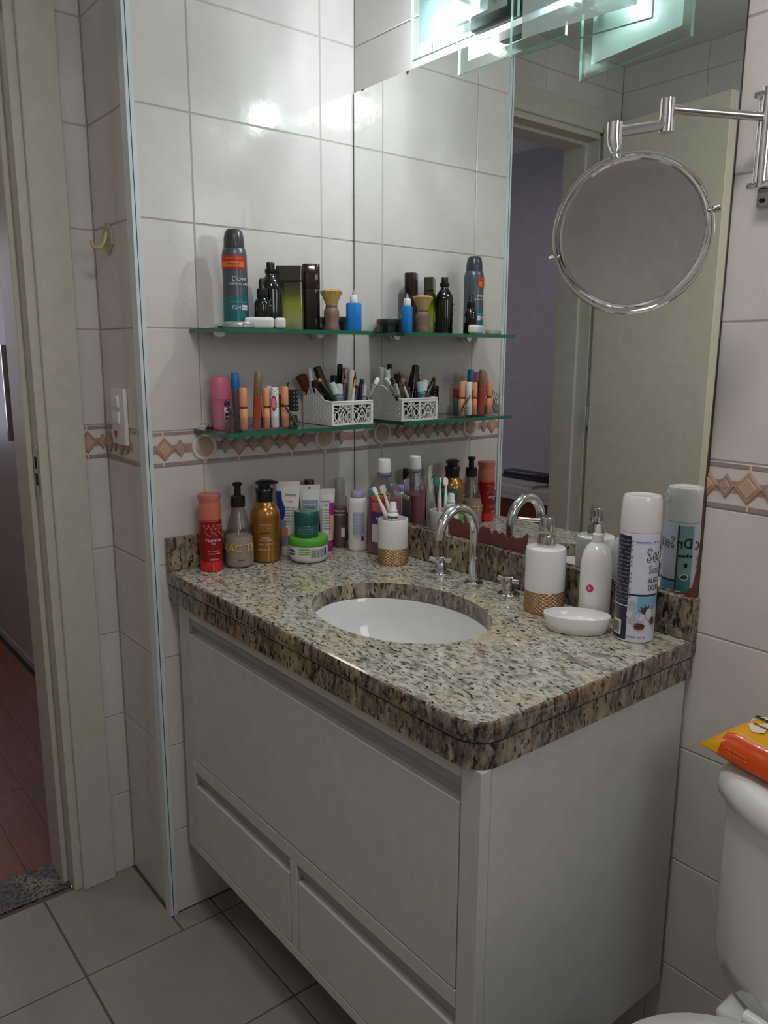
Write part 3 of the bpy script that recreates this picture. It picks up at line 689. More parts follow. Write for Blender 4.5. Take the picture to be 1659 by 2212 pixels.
bm = NB(); c = W2L((J2[0], J2[1], 0)); tube(bm, [(c[0], c[1], 1.518-1.508), (c[0], c[1], 1.499-1.508), (c[0]+.001, c[1], 1.493-1.508), (c[0]+.005, c[1]-.001, 1.480-1.508), tuple(W2L(RC+fy_top*0.097))], [0.0098, 0.0098, 0.0092, 0.0068, 0.0048], 20); obj('joint', bm, CHROME, mg)
RC = Vector((0.868, -0.210, 1.3755)); RR = 0.0965
def disc_frame(nv, up=Vector((0, 0, 1))):
    n = nv.normalized(); x = up.cross(n).normalized(); y = n.cross(x); return x, y, n
# the fork ring stands a little off the viewing direction; the disc tilts inside it
na = Vector((math.sin(0.62), -math.cos(0.62), -0.05)); fx, fy, fn = disc_frame(na); fr_ = 0.27; fx, fy = fx*math.cos(fr_)+fy*math.sin(fr_), fy*math.cos(fr_)-fx*math.sin(fr_)
bm = NB(); ring = [RC+(fx*math.cos(t)+fy*math.sin(t))*RR for t in [2*PI*i/72 for i in range(73)]]
tube(bm, [W2L(p) for p in ring], 0.0026, 8, cap=False); obj('fork_ring', bm, CHROME, mg)
tilt = 0.16; nd = (fn*math.cos(tilt)+fy*math.sin(-tilt)).normalized(); dx, dy, dn_ = disc_frame(nd)
def ringprof(bm, prof, segs=72, mi=0):
    rows = [[bm.verts.new(W2L(RC+(dx*math.cos(2*PI*i/segs)+dy*math.sin(2*PI*i/segs))*q+dn_*h)) for i in range(segs)] for q, h in prof]
    for a, b in zip(rows[:-1], rows[1:]):
        for i in range(segs): bm.faces.new((a[i], a[(i+1) % segs], b[(i+1) % segs], b[i])).material_index = mi
    return rows
bm = NB(); rows = ringprof(bm, [(0.0870, 0.0045), (0.0895, 0.0062), (0.0918, 0.0040), (0.0918, -0.0040), (0.0895, -0.0062), (0.0870, -0.0045), (0.0870, 0.0045)]); obj('rim', bm, CHROME, mg)
bm = NB(); rows = ringprof(bm, [(0.0868, 0.0036), (0.0775, 0.0026), (0.0620, 0.0008), (0.0450, -0.0006), (0.0250, -0.0016), (0.0060, -0.0020)]); bm.faces.new(rows[-1]); obj('mirror_disc', bm, mat('magnifier_silver', (0.78, 0.80, 0.78), 0.01, 1.0, var=0), mg, sharp=80)
bm = NB(); rows = ringprof(bm, [(0.0868, -0.0030), (0.05, -0.0036), (0.0060, -0.0038)]); bm.faces.new(rows[-1]); obj('mirror_disc', bm, mat('magnifier_back', (0.78, 0.80, 0.78), 0.02, 1.0, var=0), mg, sharp=80)
for s_ in (-1, 1):
    bm = NB(); tube(bm, [W2L(RC+fx*s_*0.0915), W2L(RC+fx*s_*0.104)], 0.0022, 10); tube(bm, [W2L(RC+fx*s_*0.0995), W2L(RC+fx*s_*0.106)], 0.0045, 12); obj('pivot_screw', bm, CHROMED, mg)
bm = NB(); tube(bm, [W2L(RC+fy*0.0945), W2L(RC+fy*0.0985)], 0.0065, 12); obj('collar', bm, CHROMED, mg)


# ================================================================ things on the counter
Z0 = ZC+0.0003
def T_(name, label, cat, x, y, z=Z0, rz=None, group=None): return thing(name, label, cat, (x, y, z), facing(x, y) if rz is None else rz, group)
REDL = clear('red_liquid_plastic', (0.85, 0.02, 0.03), 0.05, 0.72, srgb((212, 22, 30))); ROSE = solid('rose_cap', (196, 112, 98), 0.35)
DRED = solid('deep_red_label', (140, 10, 18), 0.3); PINKT = solid('pink_print', (226, 140, 140)); WPR = solid('white_print', (226, 220, 216), 0.4); GOLDPR = solid('yellow_print', (214, 200, 70))
t = T_('perfume_bottle', 'tall red spray bottle with a rose coloured cap, first on the left by the wall', 'bottle', 0.0500, -0.4070)
bm = NB(); lathe(bm, [(0.0195, 0), (0.0222, 0.002), (0.0228, 0.03), (0.0226, 0.104), (0.021, 0.1065)], 36); obj('body', bm, solid('red_bottle', (206, 20, 28), 0.12, coat=0.5), t)
patch(t, DRED, 0.0228, -120, 120, 0.022, 0.104); 
bm = NB(); lathe(bm, [(0.0222, 0.1066), (0.0226, 0.108), (0.0224, 0.135), (0.0214, 0.139), (0.0214, 0.145), (0.0232, 0.149), (0.0234, 0.157), (0.0222, 0.1585)], 36); obj('cap', bm, ROSE, t)
text(t, 'Floratta', 0.0105, WPR, 0.066, 0.0232, 14); text(t, 'RED', 0.0045, WPR, 0.059, 0.0232, 14); text(t, 'deo colonia', 0.0042, PINKT, 0.043, 0.0232, 14); text(t, 'desodorante', 0.0042, PINKT, 0.038, 0.0232, 14); text(t, '75ml', 0.0075, PINKT, 0.026, 0.0232, 14)
for k in range(9): 
    a = -30+k*11; 
    text(t, '*', 0.013, PINKT, 0.093-0.006*(k % 2), 0.0232, a)
    text(t, 'x', 0.009, PINKT, 0.084-0.004*(k % 3), 0.0232, a+4)

t = T_('pump_bottle', 'clear grey pump bottle half full of cream with yellow letters', 'bottle', 0.0545, -0.3455)
CLP = clear('smoky_plastic', (0.84, 0.80, 0.81), 0.04, 0.20, srgb((140, 130, 132)))
pf = [(0.026, 0), (0.0300, 0.003), (0.0310, 0.012), (0.0305, 0.045), (0.0280, 0.068), (0.0225, 0.090), (0.0165, 0.108), (0.0135, 0.122), (0.0130, 0.126)]
bm = NB(); lathe(bm, pf, 40); obj('body', bm, CLP, t)
bm = NB(); lathe(bm, [(0.0255, 0.0015), (0.0292, 0.004), (0.0302, 0.012), (0.0299, 0.040), (0.0282, 0.060), (0.0268, 0.064)], 40); obj('cream', bm, solid('cream_lotion', (196, 180, 160), 0.5), t)
bm = NB(); lathe(bm, [(0.0150, 0.1255), (0.0152, 0.128), (0.0152, 0.146), (0.0135, 0.148), (0.0070, 0.148), (0.0070, 0.168), (0.0105, 0.170), (0.0108, 0.174), (0.0070, 0.176)], 30); obj('pump', bm, BLACK, t)
bm = NB(); tube(bm, [(0, 0, 0.065), (0, 0, 0.125)], 0.0018); obj('dip_tube', bm, WHITE, t)
text(t, 'RAC TE', 0.023, GOLDPR, 0.042, 0.0312, 0, squash=0.95, bold=-0.0001); text(t, '300ml', 0.0042, BLACK, 0.018, 0.0312, 8)

GOLDB = solid('golden_bottle', (158, 108, 44), 0.25, metal=0.55, coat=0.4)
t = T_('shampoo_bottle', 'golden brown bottle with a wide black pump head', 'bottle', 0.0520, -0.2800)
bm = NB(); lathe(bm, [(0.025, 0), (0.0295, 0.003), (0.0305, 0.012), (0.0308, 0.060), (0.0318, 0.085), (0.0322, 0.098), (0.0300, 0.110), (0.0240, 0.120), (0.0180, 0.126), (0.0172, 0.129)], 40); obj('body', bm, GOLDB, t)
bm = NB(); lathe(bm, [(0.0178, 0.1285), (0.0180, 0.130), (0.0176, 0.140), (0.0186, 0.148), (0.0198, 0.153), (0.0180, 0.156), (0.0135, 0.157), (0.0135, 0.1665)], 32); obj('collar', bm, BLACK, t)
bm = NB(); lathe(bm, [(0.0135, 0.1655), (0.019, 0.1665), (0.019, 0.1705), (0.012, 0.174)], 32, 1.0, 0.9)
for v in bm.verts:
    if v.co.x > 0.006: v.co.x += (v.co.x-0.006)*0.75
obj('pump_head', bm, BLACK, t)
SILV = solid('silver_print', (206, 186, 150), 0.35, metal=0.4)
text(t, 'nativa', 0.010, SILV, 0.084, 0.0318, 0); text(t, 'SPA', 0.004, SILV, 0.076, 0.0316, 14); text(t, 'quinoa', 0.0072, BLACK, 0.066, 0.0316, -2); text(t, 'SHAMPOO', 0.0045, SILV, 0.055, 0.0312, 0); text(t, 'hidratante', 0.0045, SILV, 0.050, 0.0312, 0); text(t, 'corpo cabelos', 0.004, SILV, 0.042, 0.0312, 0); text(t, '300ml 10 fl oz', 0.0045, SILV, 0.030, 0.0312, 0)
bm = NB(); box(bm, -0.006, 0.012, 0.0322, 0.034, 0.004, 0.10); obj('back_label', bm, BLACK, t)

def squeeze_tube(name, label, x, y, w, h, capr, rz, capm, zb=Z0, tilt=0.0):
    t = thing(name, label, 'tube', (x, y, zb), rz)
    if tilt: t.rotation_euler = (0, tilt, rz)
    bm = NB(); lathe(bm, [(capr*0.95, 0), (capr, 0.001), (capr*0.97, 0.022), (capr*0.9, 0.0235)], 32); obj('cap', bm, capm, t)
    secs = []
    for k in range(11):
        f = k/10; wx = (capr*1.02)*(1-f)+w/2*f; wy = capr*1.0*(1-f)**0.8+0.0011
        secs.append([(wx*math.cos(a), wy*math.sin(a), 0.0238+f*(h-0.034)) for a in [2*PI*i/36 for i in range(36)]])
    bm = NB(); sections(bm, secs); obj('body', bm, WHITEG, t)
    bm = NB(); box(bm, -w/2, w/2, -0.0012, 0.0012, h-0.0108, h, 0.0006, seg=1); obj('crimp', bm, WHITEG, t)
    def surf(m, u0, u1, z0, z1, nm='label', e=0.0006, curve=0.0):
        bm2 = NB(); rows = []; nn = 8; mm = 10
        for j in range(mm+1):
            g = j/mm; z = z0+(z1-z0)*g; f = max(0, min(1, (z-0.0238)/(h-0.034))); wx = (capr*1.02)*(1-f)+w/2*f; wy = capr*(1-f)**0.8+0.0011; row = []
            for i in range(nn+1):
                uu = u0+(u1-u0)*i/nn
                if i == nn and curve: uu += curve*math.sin(g*PI*1.6)
                uu = max(-0.985, min(0.985, uu)); row.append(bm2.verts.new((wx*uu, -wy*math.sqrt(max(0, 1-uu*uu))-e, z)))
            rows.append(row)
        for j in range(mm):
            for i in range(nn): bm2.faces.new((rows[j][i], rows[j][i+1], rows[j+1][i+1], rows[j+1][i]))
        return obj(nm, bm2, m, t)
    def txt(s_, size, z, m, ux=0.0):
        f = max(0, min(1, (z-0.0238)/(h-0.034))); wy = capr*(1-f)**0.8+0.0011
        text(t, s_, size, m, z, None, y=-wy*math.sqrt(1-min(0.9, abs(ux))**2), x=ux*w/2, eps=0.0016)
    return t, surf, txt
BLUE = solid('deep_blue_print', (42, 58, 150)); LBLUE = solid('grey_blue_print', (136, 152, 172)); CORAL = solid('coral_print', (216, 132, 112)); NAVYT = solid('navy_print', (44, 50, 84)); MAG = solid('magenta_print', (160, 40, 130)); PEAP = solid('peach_print', (226, 168, 140)); GREYT = solid('grey_print', (120, 124, 132))
t, sf, tx_ = squeeze_tube('hand_cream_tube', 'large white and blue tube standing on its cap between the golden bottle and green jar', 0.0405, -0.2150, 0.053, 0.163, 0.0175, facing(.047, -.2185)-0.1, WHITEG)
sf(BLUE, -0.98, -0.45, 0.080, 0.142, curve=0.22); sf(LBLUE, -0.98, -0.2, 0.062, 0.080); sf(CORAL, -0.98, 0.0, 0.046, 0.062); sf(LBLUE, -0.98, 0.6, 0.026, 0.046)
tx_('hidrata', 0.0085, 0.134, NAVYT, 0.25); tx_('+ 24h', 0.006, 0.120, NAVYT, 0.15)
for k in range(7): tx_('creme para o', 0.0042, 0.107-0.006*k, GREYT, 0.28)
t, sf, tx_ = squeeze_tube('ointment_tube', 'white tube with a pale blue band standing behind the teal jar', 0.0490, -0.1640, 0.046, 0.152, 0.016, facing(.062, -.167), WHITEG)
sf(LBLUE, -0.75, 0.85, 0.092, 0.118); sf(BLUE, -0.08, 0.08, 0.142, 0.1475); tx_('tratamento', 0.0052, 0.109, WPR); tx_('derma', 0.007, 0.101, NAVYT)
t, sf, tx_ = squeeze_tube('body_lotion_tube', 'white tube with magenta and peach stripe right of the teal jar', 0.0560, -0.1235, 0.038, 0.139, 0.0140, facing(.053, -.1235)+0.1, MAG)
sf(MAG, 0.30, 0.98, 0.080, 0.108); sf(PEAP, 0.25, 0.98, 0.060, 0.080); sf(solid('pale_pink', (214, 170, 178)), 0.2, 0.98, 0.026, 0.060)
tx_('hidrata', 0.0075, 0.112, NAVYT, -0.1); tx_('+ 24h', 0.006, 0.103, NAVYT, -0.25)
for k in range(8): tx_('uso diario', 0.0042, 0.093-0.006*k, GREYT, -0.2)

t = T_('green_bottle', 'dark bottle with a black screw cap hidden behind the tubes', 'bottle', 0.0265, -0.1500)
bm = NB(); lathe(bm, [(0.010, 0), (0.0112, 0.002), (0.0112, 0.118), (0.009, 0.126), (0.0085, 0.130)], 28); obj('body', bm, solid('brown_bottle', (48, 36, 30), 0.15, coat=0.5), t)
bm = NB(); lathe(bm, [(0.0108, 0.1302), (0.0112, 0.131), (0.0112, 0.157), (0.0100, 0.159)], 24); obj('cap', bm, BLACK, t)

GREEN = solid('bright_green_lid', (86, 164, 54), 0.35)
t = T_('cream_jar', 'low white cream jar with a bright green lid', 'jar', 0.1080, -0.2080)
bm = NB(); lathe(bm, [(0.030, 0), (0.0375, 0.004), (0.0415, 0.012), (0.0422, 0.034), (0.0420, 0.0365)], 44); obj('body', bm, WHITEG, t)
bm = NB(); lathe(bm, [(0.0424, 0.0367), (0.0432, 0.038), (0.0432, 0.051), (0.0415, 0.0535), (0.036, 0.054)], 44); obj('lid', bm, GREEN, t)
bm = NB(); c_ = [(0.010*math.cos(a), 0.0062*math.sin(a)) for a in [2*PI*i/24 for i in range(24)]]
vs = [bm.verts.new((0.0428*math.sin(-0.95+x/0.0428), -0.0428*math.cos(-0.95+x/0.0428), 0.024+z)) for x, z in c_]; bm.faces.new(vs); obj('label', bm, solid('blue_oval', (28, 70, 140)), t)
text(t, 'clara', 0.0065, WPR, 0.024, 0.0428, -54); patch(t, solid('green_label', (126, 176, 84)), 0.0424, -28, 4, 0.021, 0.034); patch(t, solid('grey_label', (176, 178, 178)), 0.0424, 6, 50, 0.014, 0.033); patch(t, BLUE, 0.0424, 52, 60, 0.016, 0.033)
text(t, 'hidratante', 0.0045, WPR, 0.0285, 0.0426, -12); text(t, 'intensivo', 0.0045, WPR, 0.0240, 0.0426, -12)
for k in range(4): text(t, 'modo de usar', 0.0042, GREYT, 0.029-0.0042*k, 0.0426, 28)
TEAL = solid('teal_jar', (16, 84, 78), 0.3, coat=0.3)
t = T_('small_jar', 'small dark teal jar standing on the green lidded cream jar', 'jar', 0.1075, -0.2120, Z0+0.0545)
bm = NB(); lathe(bm, [(0.0245, 0), (0.0258, 0.0015), (0.0260, 0.024), (0.0250, 0.026)], 40); obj('body', bm, solid('teal_glass', (24, 88, 84), 0.15, coat=0.6), t)
bm = NB(); lathe(bm, [(0.0256, 0.0262), (0.0264, 0.0275), (0.0264, 0.052), (0.0250, 0.0545)], 40); obj('lid', bm, TEAL, t)
for k in range(3): text(t, 'mascara capilar', 0.0038, LBLUE, 0.018-0.0045*k, 0.0262, -4)

CLR = clear('clear_bottle_plastic', (0.86, 0.82, 0.83), 0.04, 0.22, srgb((170, 150, 156)))
t = T_('cologne_bottle', 'slim clear bottle of pinkish liquid with a clear cap, near the mirror corner', 'bottle', 0.0460, -0.0800)
bm = NB(); lathe(bm, [(0.0150, 0), (0.0172, 0.002), (0.0172, 0.110), (0.0160, 0.116), (0.011, 0.119), (0.0105, 0.122)], 32); obj('body', bm, CLR, t)
bm = NB(); lathe(bm, [(0.0135, 0.002), (0.0160, 0.003), (0.0160, 0.092)], 32); obj('liquid', bm, clear('mauve_liquid', (0.50, 0.30, 0.36), 0.05, 0.35, srgb((130, 96, 108))), t)
bm = NB(); lathe(bm, [(0.0112, 0.1224), (0.0118, 0.124), (0.0112, 0.154), (0.0100, 0.158)], 28); obj('cap', bm, clear('clear_cap_plastic', (0.8, 0.8, 0.8), 0.05, 0.45, srgb((176, 172, 172))), t)
text(t, 'natural', 0.006, WPR, 0.085, 0.0176, 0); text(t, 'essencia', 0.005, WPR, 0.076, 0.0176, 0); patch(t, WPR, 0.0174, 10, 40, 0.024, 0.046)

LIL = solid('lilac_cap', (172, 160, 206), 0.3)
t = T_('powder_bottle', 'white talc bottle with a small lilac cap', 'bottle', 0.1000, -0.0690)
bm = NB(); lathe(bm, [(0.0185, 0), (0.0210, 0.002), (0.0216, 0.008), (0.0218, 0.108), (0.0205, 0.116), (0.0165, 0.1205), (0.0150, 0.1215)], 36, 1.0, 0.8); obj('body', bm, WHITE, t)
bm = NB(); lathe(bm, [(0.0150, 0.1218), (0.0152, 0.123), (0.0152, 0.132), (0.0138, 0.135)], 30); obj('cap', bm, LIL, t)
patch(t, solid('pale_blue_label', (196, 200, 216)), 0.0218, -28, 40, 0.030, 0.090, sy=0.8)
for k in range(9): text(t, 'talco suave', 0.0038, solid('lilac_print', (130, 136, 176)), 0.085-0.0055*k, 0.0196, 6, eps=0.0014, name='lettering')
patch(t, BLUE, 0.0219, 20, 36, 0.024, 0.034, sy=0.8, eps=0.0008)

# mouthwash
t = T_('mouthwash_bottle', 'flat pink mouthwash bottle with white cap and yellow label behind the toothbrush holder', 'bottle', 0.1700, -0.0490, rz=0.35)
MP = clear('pink_mouthwash', (0.80, 0.36, 0.50), 0.04, 0.6, srgb((200, 80, 116))); MC = clear('clear_pet', (0.82, 0.80, 0.84), 0.03, 0.15, srgb((170, 160, 170)))
bm = NB(); lathe(bm, [(0.90, 0), (1.0, 0.003), (1.0, 0.132), (0.96, 0.146), (0.78, 0.160), (0.45, 0.172), (0.36, 0.175), (0.36, 0.186)], 40, 0.0390, 0.0180, p=3.0); obj('body', bm, MC, t)
bm = NB(); lathe(bm, [(0.88, 0.002), (0.965, 0.004), (0.965, 0.128)], 40, 0.0390, 0.0180, p=3.0); obj('liquid', bm, MP, t)
bm = NB(); lathe(bm, [(0.0146, 0.184), (0.0150, 0.186), (0.0144, 0.205), (0.0136, 0.211), (0.0120, 0.2125)], 30); obj('cap', bm, WHITE, t)
bm = NB(); lathe(bm, [(0.0150, 0.1765), (0.0160, 0.178), (0.0160, 0.1815), (0.0150, 0.183)], 30); obj('neck_ring', bm, solid('grey_ring', (110, 106, 118)), t)
def flab(m, x0, x1, z0, z1, y=-0.0189, nm='label', par=None):
    bm = NB(); box(bm, x0, x1, y-0.0006, y, z0, z1); return obj(nm, bm, m, par or t, smooth=False)
flab(solid('yellow_label', (206, 170, 40)), -0.019, 0.026, 0.132, 0.143); flab(solid('salmon_label', (206, 104, 100)), -0.019, 0.026, 0.098, 0.132); flab(solid('violet_label', (92, 60, 130)), -0.019, 0.026, 0.070, 0.098); flab(solid('white_label', (214, 206, 210)), -0.019, 0.026, 0.030, 0.070)
text(t, 'LEVE MAIS PAGUE MENOS', 0.0036, BLACK, 0.1375, y=-0.0197, x=0.003); text(t, 'ANTISSEPTICO', 0.0062, DRED, 0.121, y=-0.0197, x=0.003); text(t, 'BUCAL', 0.007, solid('orange_print', (226, 110, 50)), 0.107, y=-0.0197, x=0.003); text(t, 'ZERO', 0.011, WPR, 0.084, y=-0.0197, x=0.003, bold=0.0004)
flab(solid('smoke_label', (116, 104, 120)), -0.026, 0.026, 0.030, 0.125, 0.0195, 'back_label'); bm = NB(); box(bm, -0.022, 0.018, 0.0196, 0.0203, 0.116, 0.124, 0.003); obj('back_label', bm, WPR, t)

# toothbrush holder with contents
def hammered(bm_, r_, z0, z1):
    """faceted beaten surface: staggered lozenge cells with sunken centres"""
    n = 22; rows = 6; rings = []
    for k in range(2*rows+1):
        z = z0+(z1-z0)*k/(2*rows); edge = k in (0, 2*rows); off = 0.5 if k % 2 else 0.0
        rings.append([bm_.verts.new(((r_+(0 if edge else 0.0009))*math.cos(2*PI*(i+off)/n), (r_+(0 if edge else 0.0009))*math.sin(2*PI*(i+off)/n), z)) for i in range(n)])
    for k in range(0, 2*rows+1):
        a = rings[k]
        if k+2 <= 2*rows:
            b, c = rings[k+1], rings[k+2]
            for i in range(n):
                l = b[(i-1) % n] if k % 2 == 0 else b[i]; r_v = b[i] if k % 2 == 0 else b[(i+1) % n]
                m_ = (a[i].co+c[i].co+l.co+r_v.co)/4; q = math.hypot(m_.x, m_.y); f = (r_-0.0007)/q
                cv = bm_.verts.new((m_.x*f, m_.y*f, m_.z))
                for p, q_ in ((a[i], r_v), (r_v, c[i]), (c[i], l), (l, a[i])): bm_.faces.new((p, q_, cv))
    for k, nb in ((0, 1), (2*rows, 2*rows-1)):
        a, b = rings[k], rings[nb]
        for i in range(n): bm_.faces.new((a[i], a[(i+1) % n], b[i]))
        bm_.faces.new(a)
    return bm_
HX, HY = 0.2370, -0.0790
t = T_('toothbrush_holder', 'white ceramic tumbler with hammered gold base holding two toothbrushes', 'holder', HX, HY)
bm = NB(); hammered(bm, 0.0315, 0.0, 0.0345); obj('base', bm, GOLDH, t, smooth=False)
bm = NB(); lathe(bm, [(0.0318, 0.0348), (0.0322, 0.0365), (0.0322, 0.094), (0.0312, 0.0965), (0.0285, 0.0965), (0.0278, 0.0945), (0.0272, 0.040)], 44); obj('cup', bm, WHITEG, t, sharp=60)
def wpt(dx, dy, dz): return Vector((HX+dx, HY+dy, Z0+dz))
def brush(label, p0, p1, col, head_n, bend):
    p0, p1 = Vector(p0), Vector(p1); ax = (p1-p0); L_ = ax.length; ax.normalize(); nrm = (Vector(head_n)-ax*Vector(head_n).dot(ax)).normalized()
    t = thing('toothbrush', label, 'toothbrush', p0, 0, 'toothbrushes in the tumbler')
    def P_(s_, h=0): return ax*s_+nrm*(h+bend*math.sin(min(1, s_/L_)*PI))
    pts = [P_(0), P_(L_*.2), P_(L_*.4), P_(L_*.6), P_(L_*.75), P_(L_*.84), P_(L_*.87)]
    bm = NB(); tube(bm, pts, [0.0042, 0.0052, 0.0050, 0.0046, 0.0030, 0.0024, 0.0036], 12); obj('handle', bm, WHITEG, t)
    bm = NB(); tube(bm, [P_(L_*.15, 0.0012), P_(L_*.35, 0.0015), P_(L_*.55, 0.0012), P_(L_*.68, 0.0009)], [0.0043, 0.0047, 0.0042, 0.0028], 12); obj('grip', bm, col, t)
    side = ax.cross(nrm); bm = NB(); q0, q1 = P_(L_*.86), P_(L_)
    secs = []
    for f, w in ((0, .0030), (.15, .0052), (.5, .0060), (.85, .0052), (1, .003)):
        c = q0.lerp(q1, f); secs.append([c+side*w*a+nrm*b for a, b in ((-1, -.0018), (1, -.0018), (1, .0018), (-1, .0018))])
    sections(bm, secs); h_ = obj('head', bm, WHITEG, t)
    bm = NB()
    for i in range(6):
        for j in range(3):
            c = q0.lerp(q1, 0.14+0.72*i/5)+side*(j-1)*0.0034+nrm*0.0018; tube(bm, [c, c+nrm*0.010+ax*0.0008*(i % 2)], 0.0014, 5)
    obj('bristles', bm, solid('teal_bristles', (60, 166, 150)) if i % 1 == 0 else WHITE, t)['kind'] = 'stuff'
VIO = solid('violet_grip', (122, 84, 150)); PNK = solid('pink_grip', (214, 150, 172))
brush('white and teal toothbrush leaning furthest to the left in the tumbler', wpt(0.012, 0.004, 0.042), wpt(-0.030, -0.030, 0.162), VIO, (-0.75, -0.35, 0.3), -0.001)
brush('white toothbrush with pink grip leaning left, nearer the mirror', wpt(0.002, 0.014, 0.042), wpt(-0.026, -0.010, 0.164), PNK, (-0.4, 0.5, 0.2), 0.001)
t = thing('toothpaste_tube', 'white toothpaste tube with a green label standing cap up in the tumbler', 'toothpaste', wpt(0.009, -0.010, 0.046), facing(HX, HY)+0.1); t.rotation_euler = (0.02, 0.02, facing(HX, HY))
secs = []
for k in range(9):
    f = k/8; secs.append([((0.0095*(1-f)+0.0135*f)*math.cos(a), (0.0012*(1-f)+0.0115*f)*math.sin(a), f*0.060) for a in [2*PI*i/28 for i in range(28)]])
bm = NB(); sections(bm, secs); lathe(bm, [(0.0132, 0.0602), (0.0118, 0.064), (0.0075, 0.0670)], 28); obj('body', bm, WHITEG, t)
bm = NB(); lathe(bm, [(0.0095, 0.0672), (0.0095, 0.071), (0.0078, 0.073), (0.0072, 0.086), (0.006, 0.088)], 24); obj('cap', bm, WHITEG, t)
patch(t, solid('green_paste_label', (40, 128, 70)), 0.0128, -52, 48, 0.044, 0.0595, sy=0.84, rr2=0.0134); patch(t, NAVYT, 0.0125, -52, 48, 0.036, 0.0438, sy=0.8, rr2=0.0128)
text(t, 'menta', 0.0075, WPR, 0.053, 0.0122, 0, eps=0.002)

# soap dispenser
DX, DYY = 0.6440, -0.0745
t = T_('soap_dispenser', 'white ceramic soap dispenser with hammered gold base and chrome pump', 'dispenser', DX, DYY)
bm = NB(); hammered(bm, 0.0338, 0.0, 0.0385); obj('base', bm, GOLDH, t, smooth=False)
bm = NB(); lathe(bm, [(0.0341, 0.0388), (0.0346, 0.041), (0.0346, 0.108), (0.0335, 0.1125), (0.030, 0.1145), (0.0165, 0.1155)], 44); obj('body', bm, WHITEG, t)
bm = NB(); lathe(bm, [(0.0158, 0.1156), (0.0162, 0.117), (0.0162, 0.127), (0.0158, 0.128), (0.0158, 0.129), (0.0150, 0.133), (0.0085, 0.1335), (0.0085, 0.137), (0.0118, 0.139), (0.0127, 0.142), (0.0127, 0.163), (0.0118, 0.166), (0.009, 0.1668)], 32); obj('pump', bm, mat('nickel', (0.62, 0.60, 0.54), 0.12, 1.0, var=0), t)
bm = NB(); tube(bm, [(-0.010, 0, 0.159), (-0.028, -0.001, 0.159), (-0.047, -0.002, 0.161), (-0.0495, -0.002, 0.1605)], [0.0042, 0.0038, 0.0034, 0.0032], 14); obj('nozzle', bm, mat('nickel', (0, 0, 0)), t)

# white bottle
t = T_('lotion_bottle', 'plain white bottle with pointed nozzle and a small pink round emblem', 'bottle', 0.7275, -0.0460)
bm = NB(); lathe(bm, [(0.0225, 0), (0.0255, 0.002), (0.0260, 0.008), (0.0262, 0.088), (0.0250, 0.104), (0.0215, 0.118), (0.0160, 0.128), (0.0112, 0.132), (0.0100, 0.1335)], 40); obj('body', bm, WHITEG, t)
bm = NB(); lathe(bm, [(0.0095, 0.1337), (0.0100, 0.135), (0.0090, 0.147), (0.0052, 0.1485), (0.0046, 0.157), (0.0030, 0.162)], 24); obj('nozzle', bm, WHITEG, t)
PKL = solid('pink_emblem', (204, 50, 110))
bm = NB()
for i in range(40):
    a0_, a1_ = -0.35+0.30, 0
    th0, th1 = 2*PI*i/40, 2*PI*(i+1)/40
    if i in (14, 15): continue
    q = []
    for th, rr_ in ((th0, 0.0064), (th1, 0.0064), (th1, 0.0005), (th0, 0.0005)):
        xx, zz = rr_*math.cos(th), rr_*math.sin(th); aa = -0.33+xx/0.0262; q.append(bm.verts.new((0.0266*math.sin(aa), -0.0266*math.cos(aa), 0.060+zz)))
    bm.faces.new(q)
obj('emblem', bm, PKL, t); text(t, '6', 0.0085, WPR, 0.060, 0.0263, -19, eps=0.0010)

# soap dish
SDX, SDY = 0.7440, -0.1130
t = T_('soap_dish', 'white oval ceramic soap dish in front of the white bottle', 'soap dish', SDX, SDY)
bm = NB(); lathe(bm, [(0.80, 0), (0.86, 0.001), (0.94, 0.012), (1.0, 0.0255), (0.99, 0.0275), (0.955, 0.0275), (0.94, 0.025), (0.86, 0.014), (0.80, 0.0125), (0.70, 0.012)], 56, 0.0535, 0.0335); obj('dish', bm, WHITEG, t, sharp=70)
bm = NB()
for i in range(-3, 4):
    for j in range(-1, 2):
        if (i/3.6)**2+(j/1.7)**2 < 1: lathe(bm, [(0.0022, 0.0121), (0.0016, 0.0136)], 10, cx=i*0.0105+(0.005 if j else 0), cy=j*0.0095)
obj('studs', bm, WHITEG, t)

# aerosol
AX, AY = 0.8190, -0.0670
t = T_('air_freshener', 'tall white and navy aerosol can with white cap by the end of the mirror', 'aerosol can', AX, AY)
AL = solid('can_lavender_white', (206, 208, 226), 0.25, coat=0.3)
bm = NB(); lathe(bm, [(0.0285, 0), (0.0305, 0.0015), (0.0305, 0.170), (0.0300, 0.173)], 44); obj('can', bm, AL, t)
bm = NB(); lathe(bm, [(0.0302, 0.1735), (0.0306, 0.175), (0.0302, 0.205), (0.0290, 0.222), (0.0270, 0.2275), (0.0215, 0.2285), (0.018, 0.2272)], 44); obj('cap', bm, WHITEG, t)
bm = NB(); lathe(bm, [(0.0010, 0), (0.0090, 0.0002), (0.0100, 0.0006), (0.0092, 0.0016)], 24)
for v in bm.verts:
    a = PI*1.02+v.co.x/0.030; v.co = Vector(((0.0300+v.co.z)*math.sin(a), -(0.0300+v.co.z)*math.cos(a), 0.212+v.co.y*0.9))
obj('spray_notch', bm, WHITE, t)
NAVY = solid('navy_panel', (38, 38, 66), 0.3, coat=0.2)
patch(t, NAVY, 0.0305, -84, -22, 0.004, 0.168); patch(t, WPR, 0.0305, -84, -22, 0.0575, 0.0590, eps=0.0007)
for k in range(16): text(t, ('modo de usar agite', 'cuidado inflamavel', 'nao perfure a lata', 'mantenha longe')[k % 4], 0.0042, GREYT, 0.161-0.0063*k, 0.0308, -54)
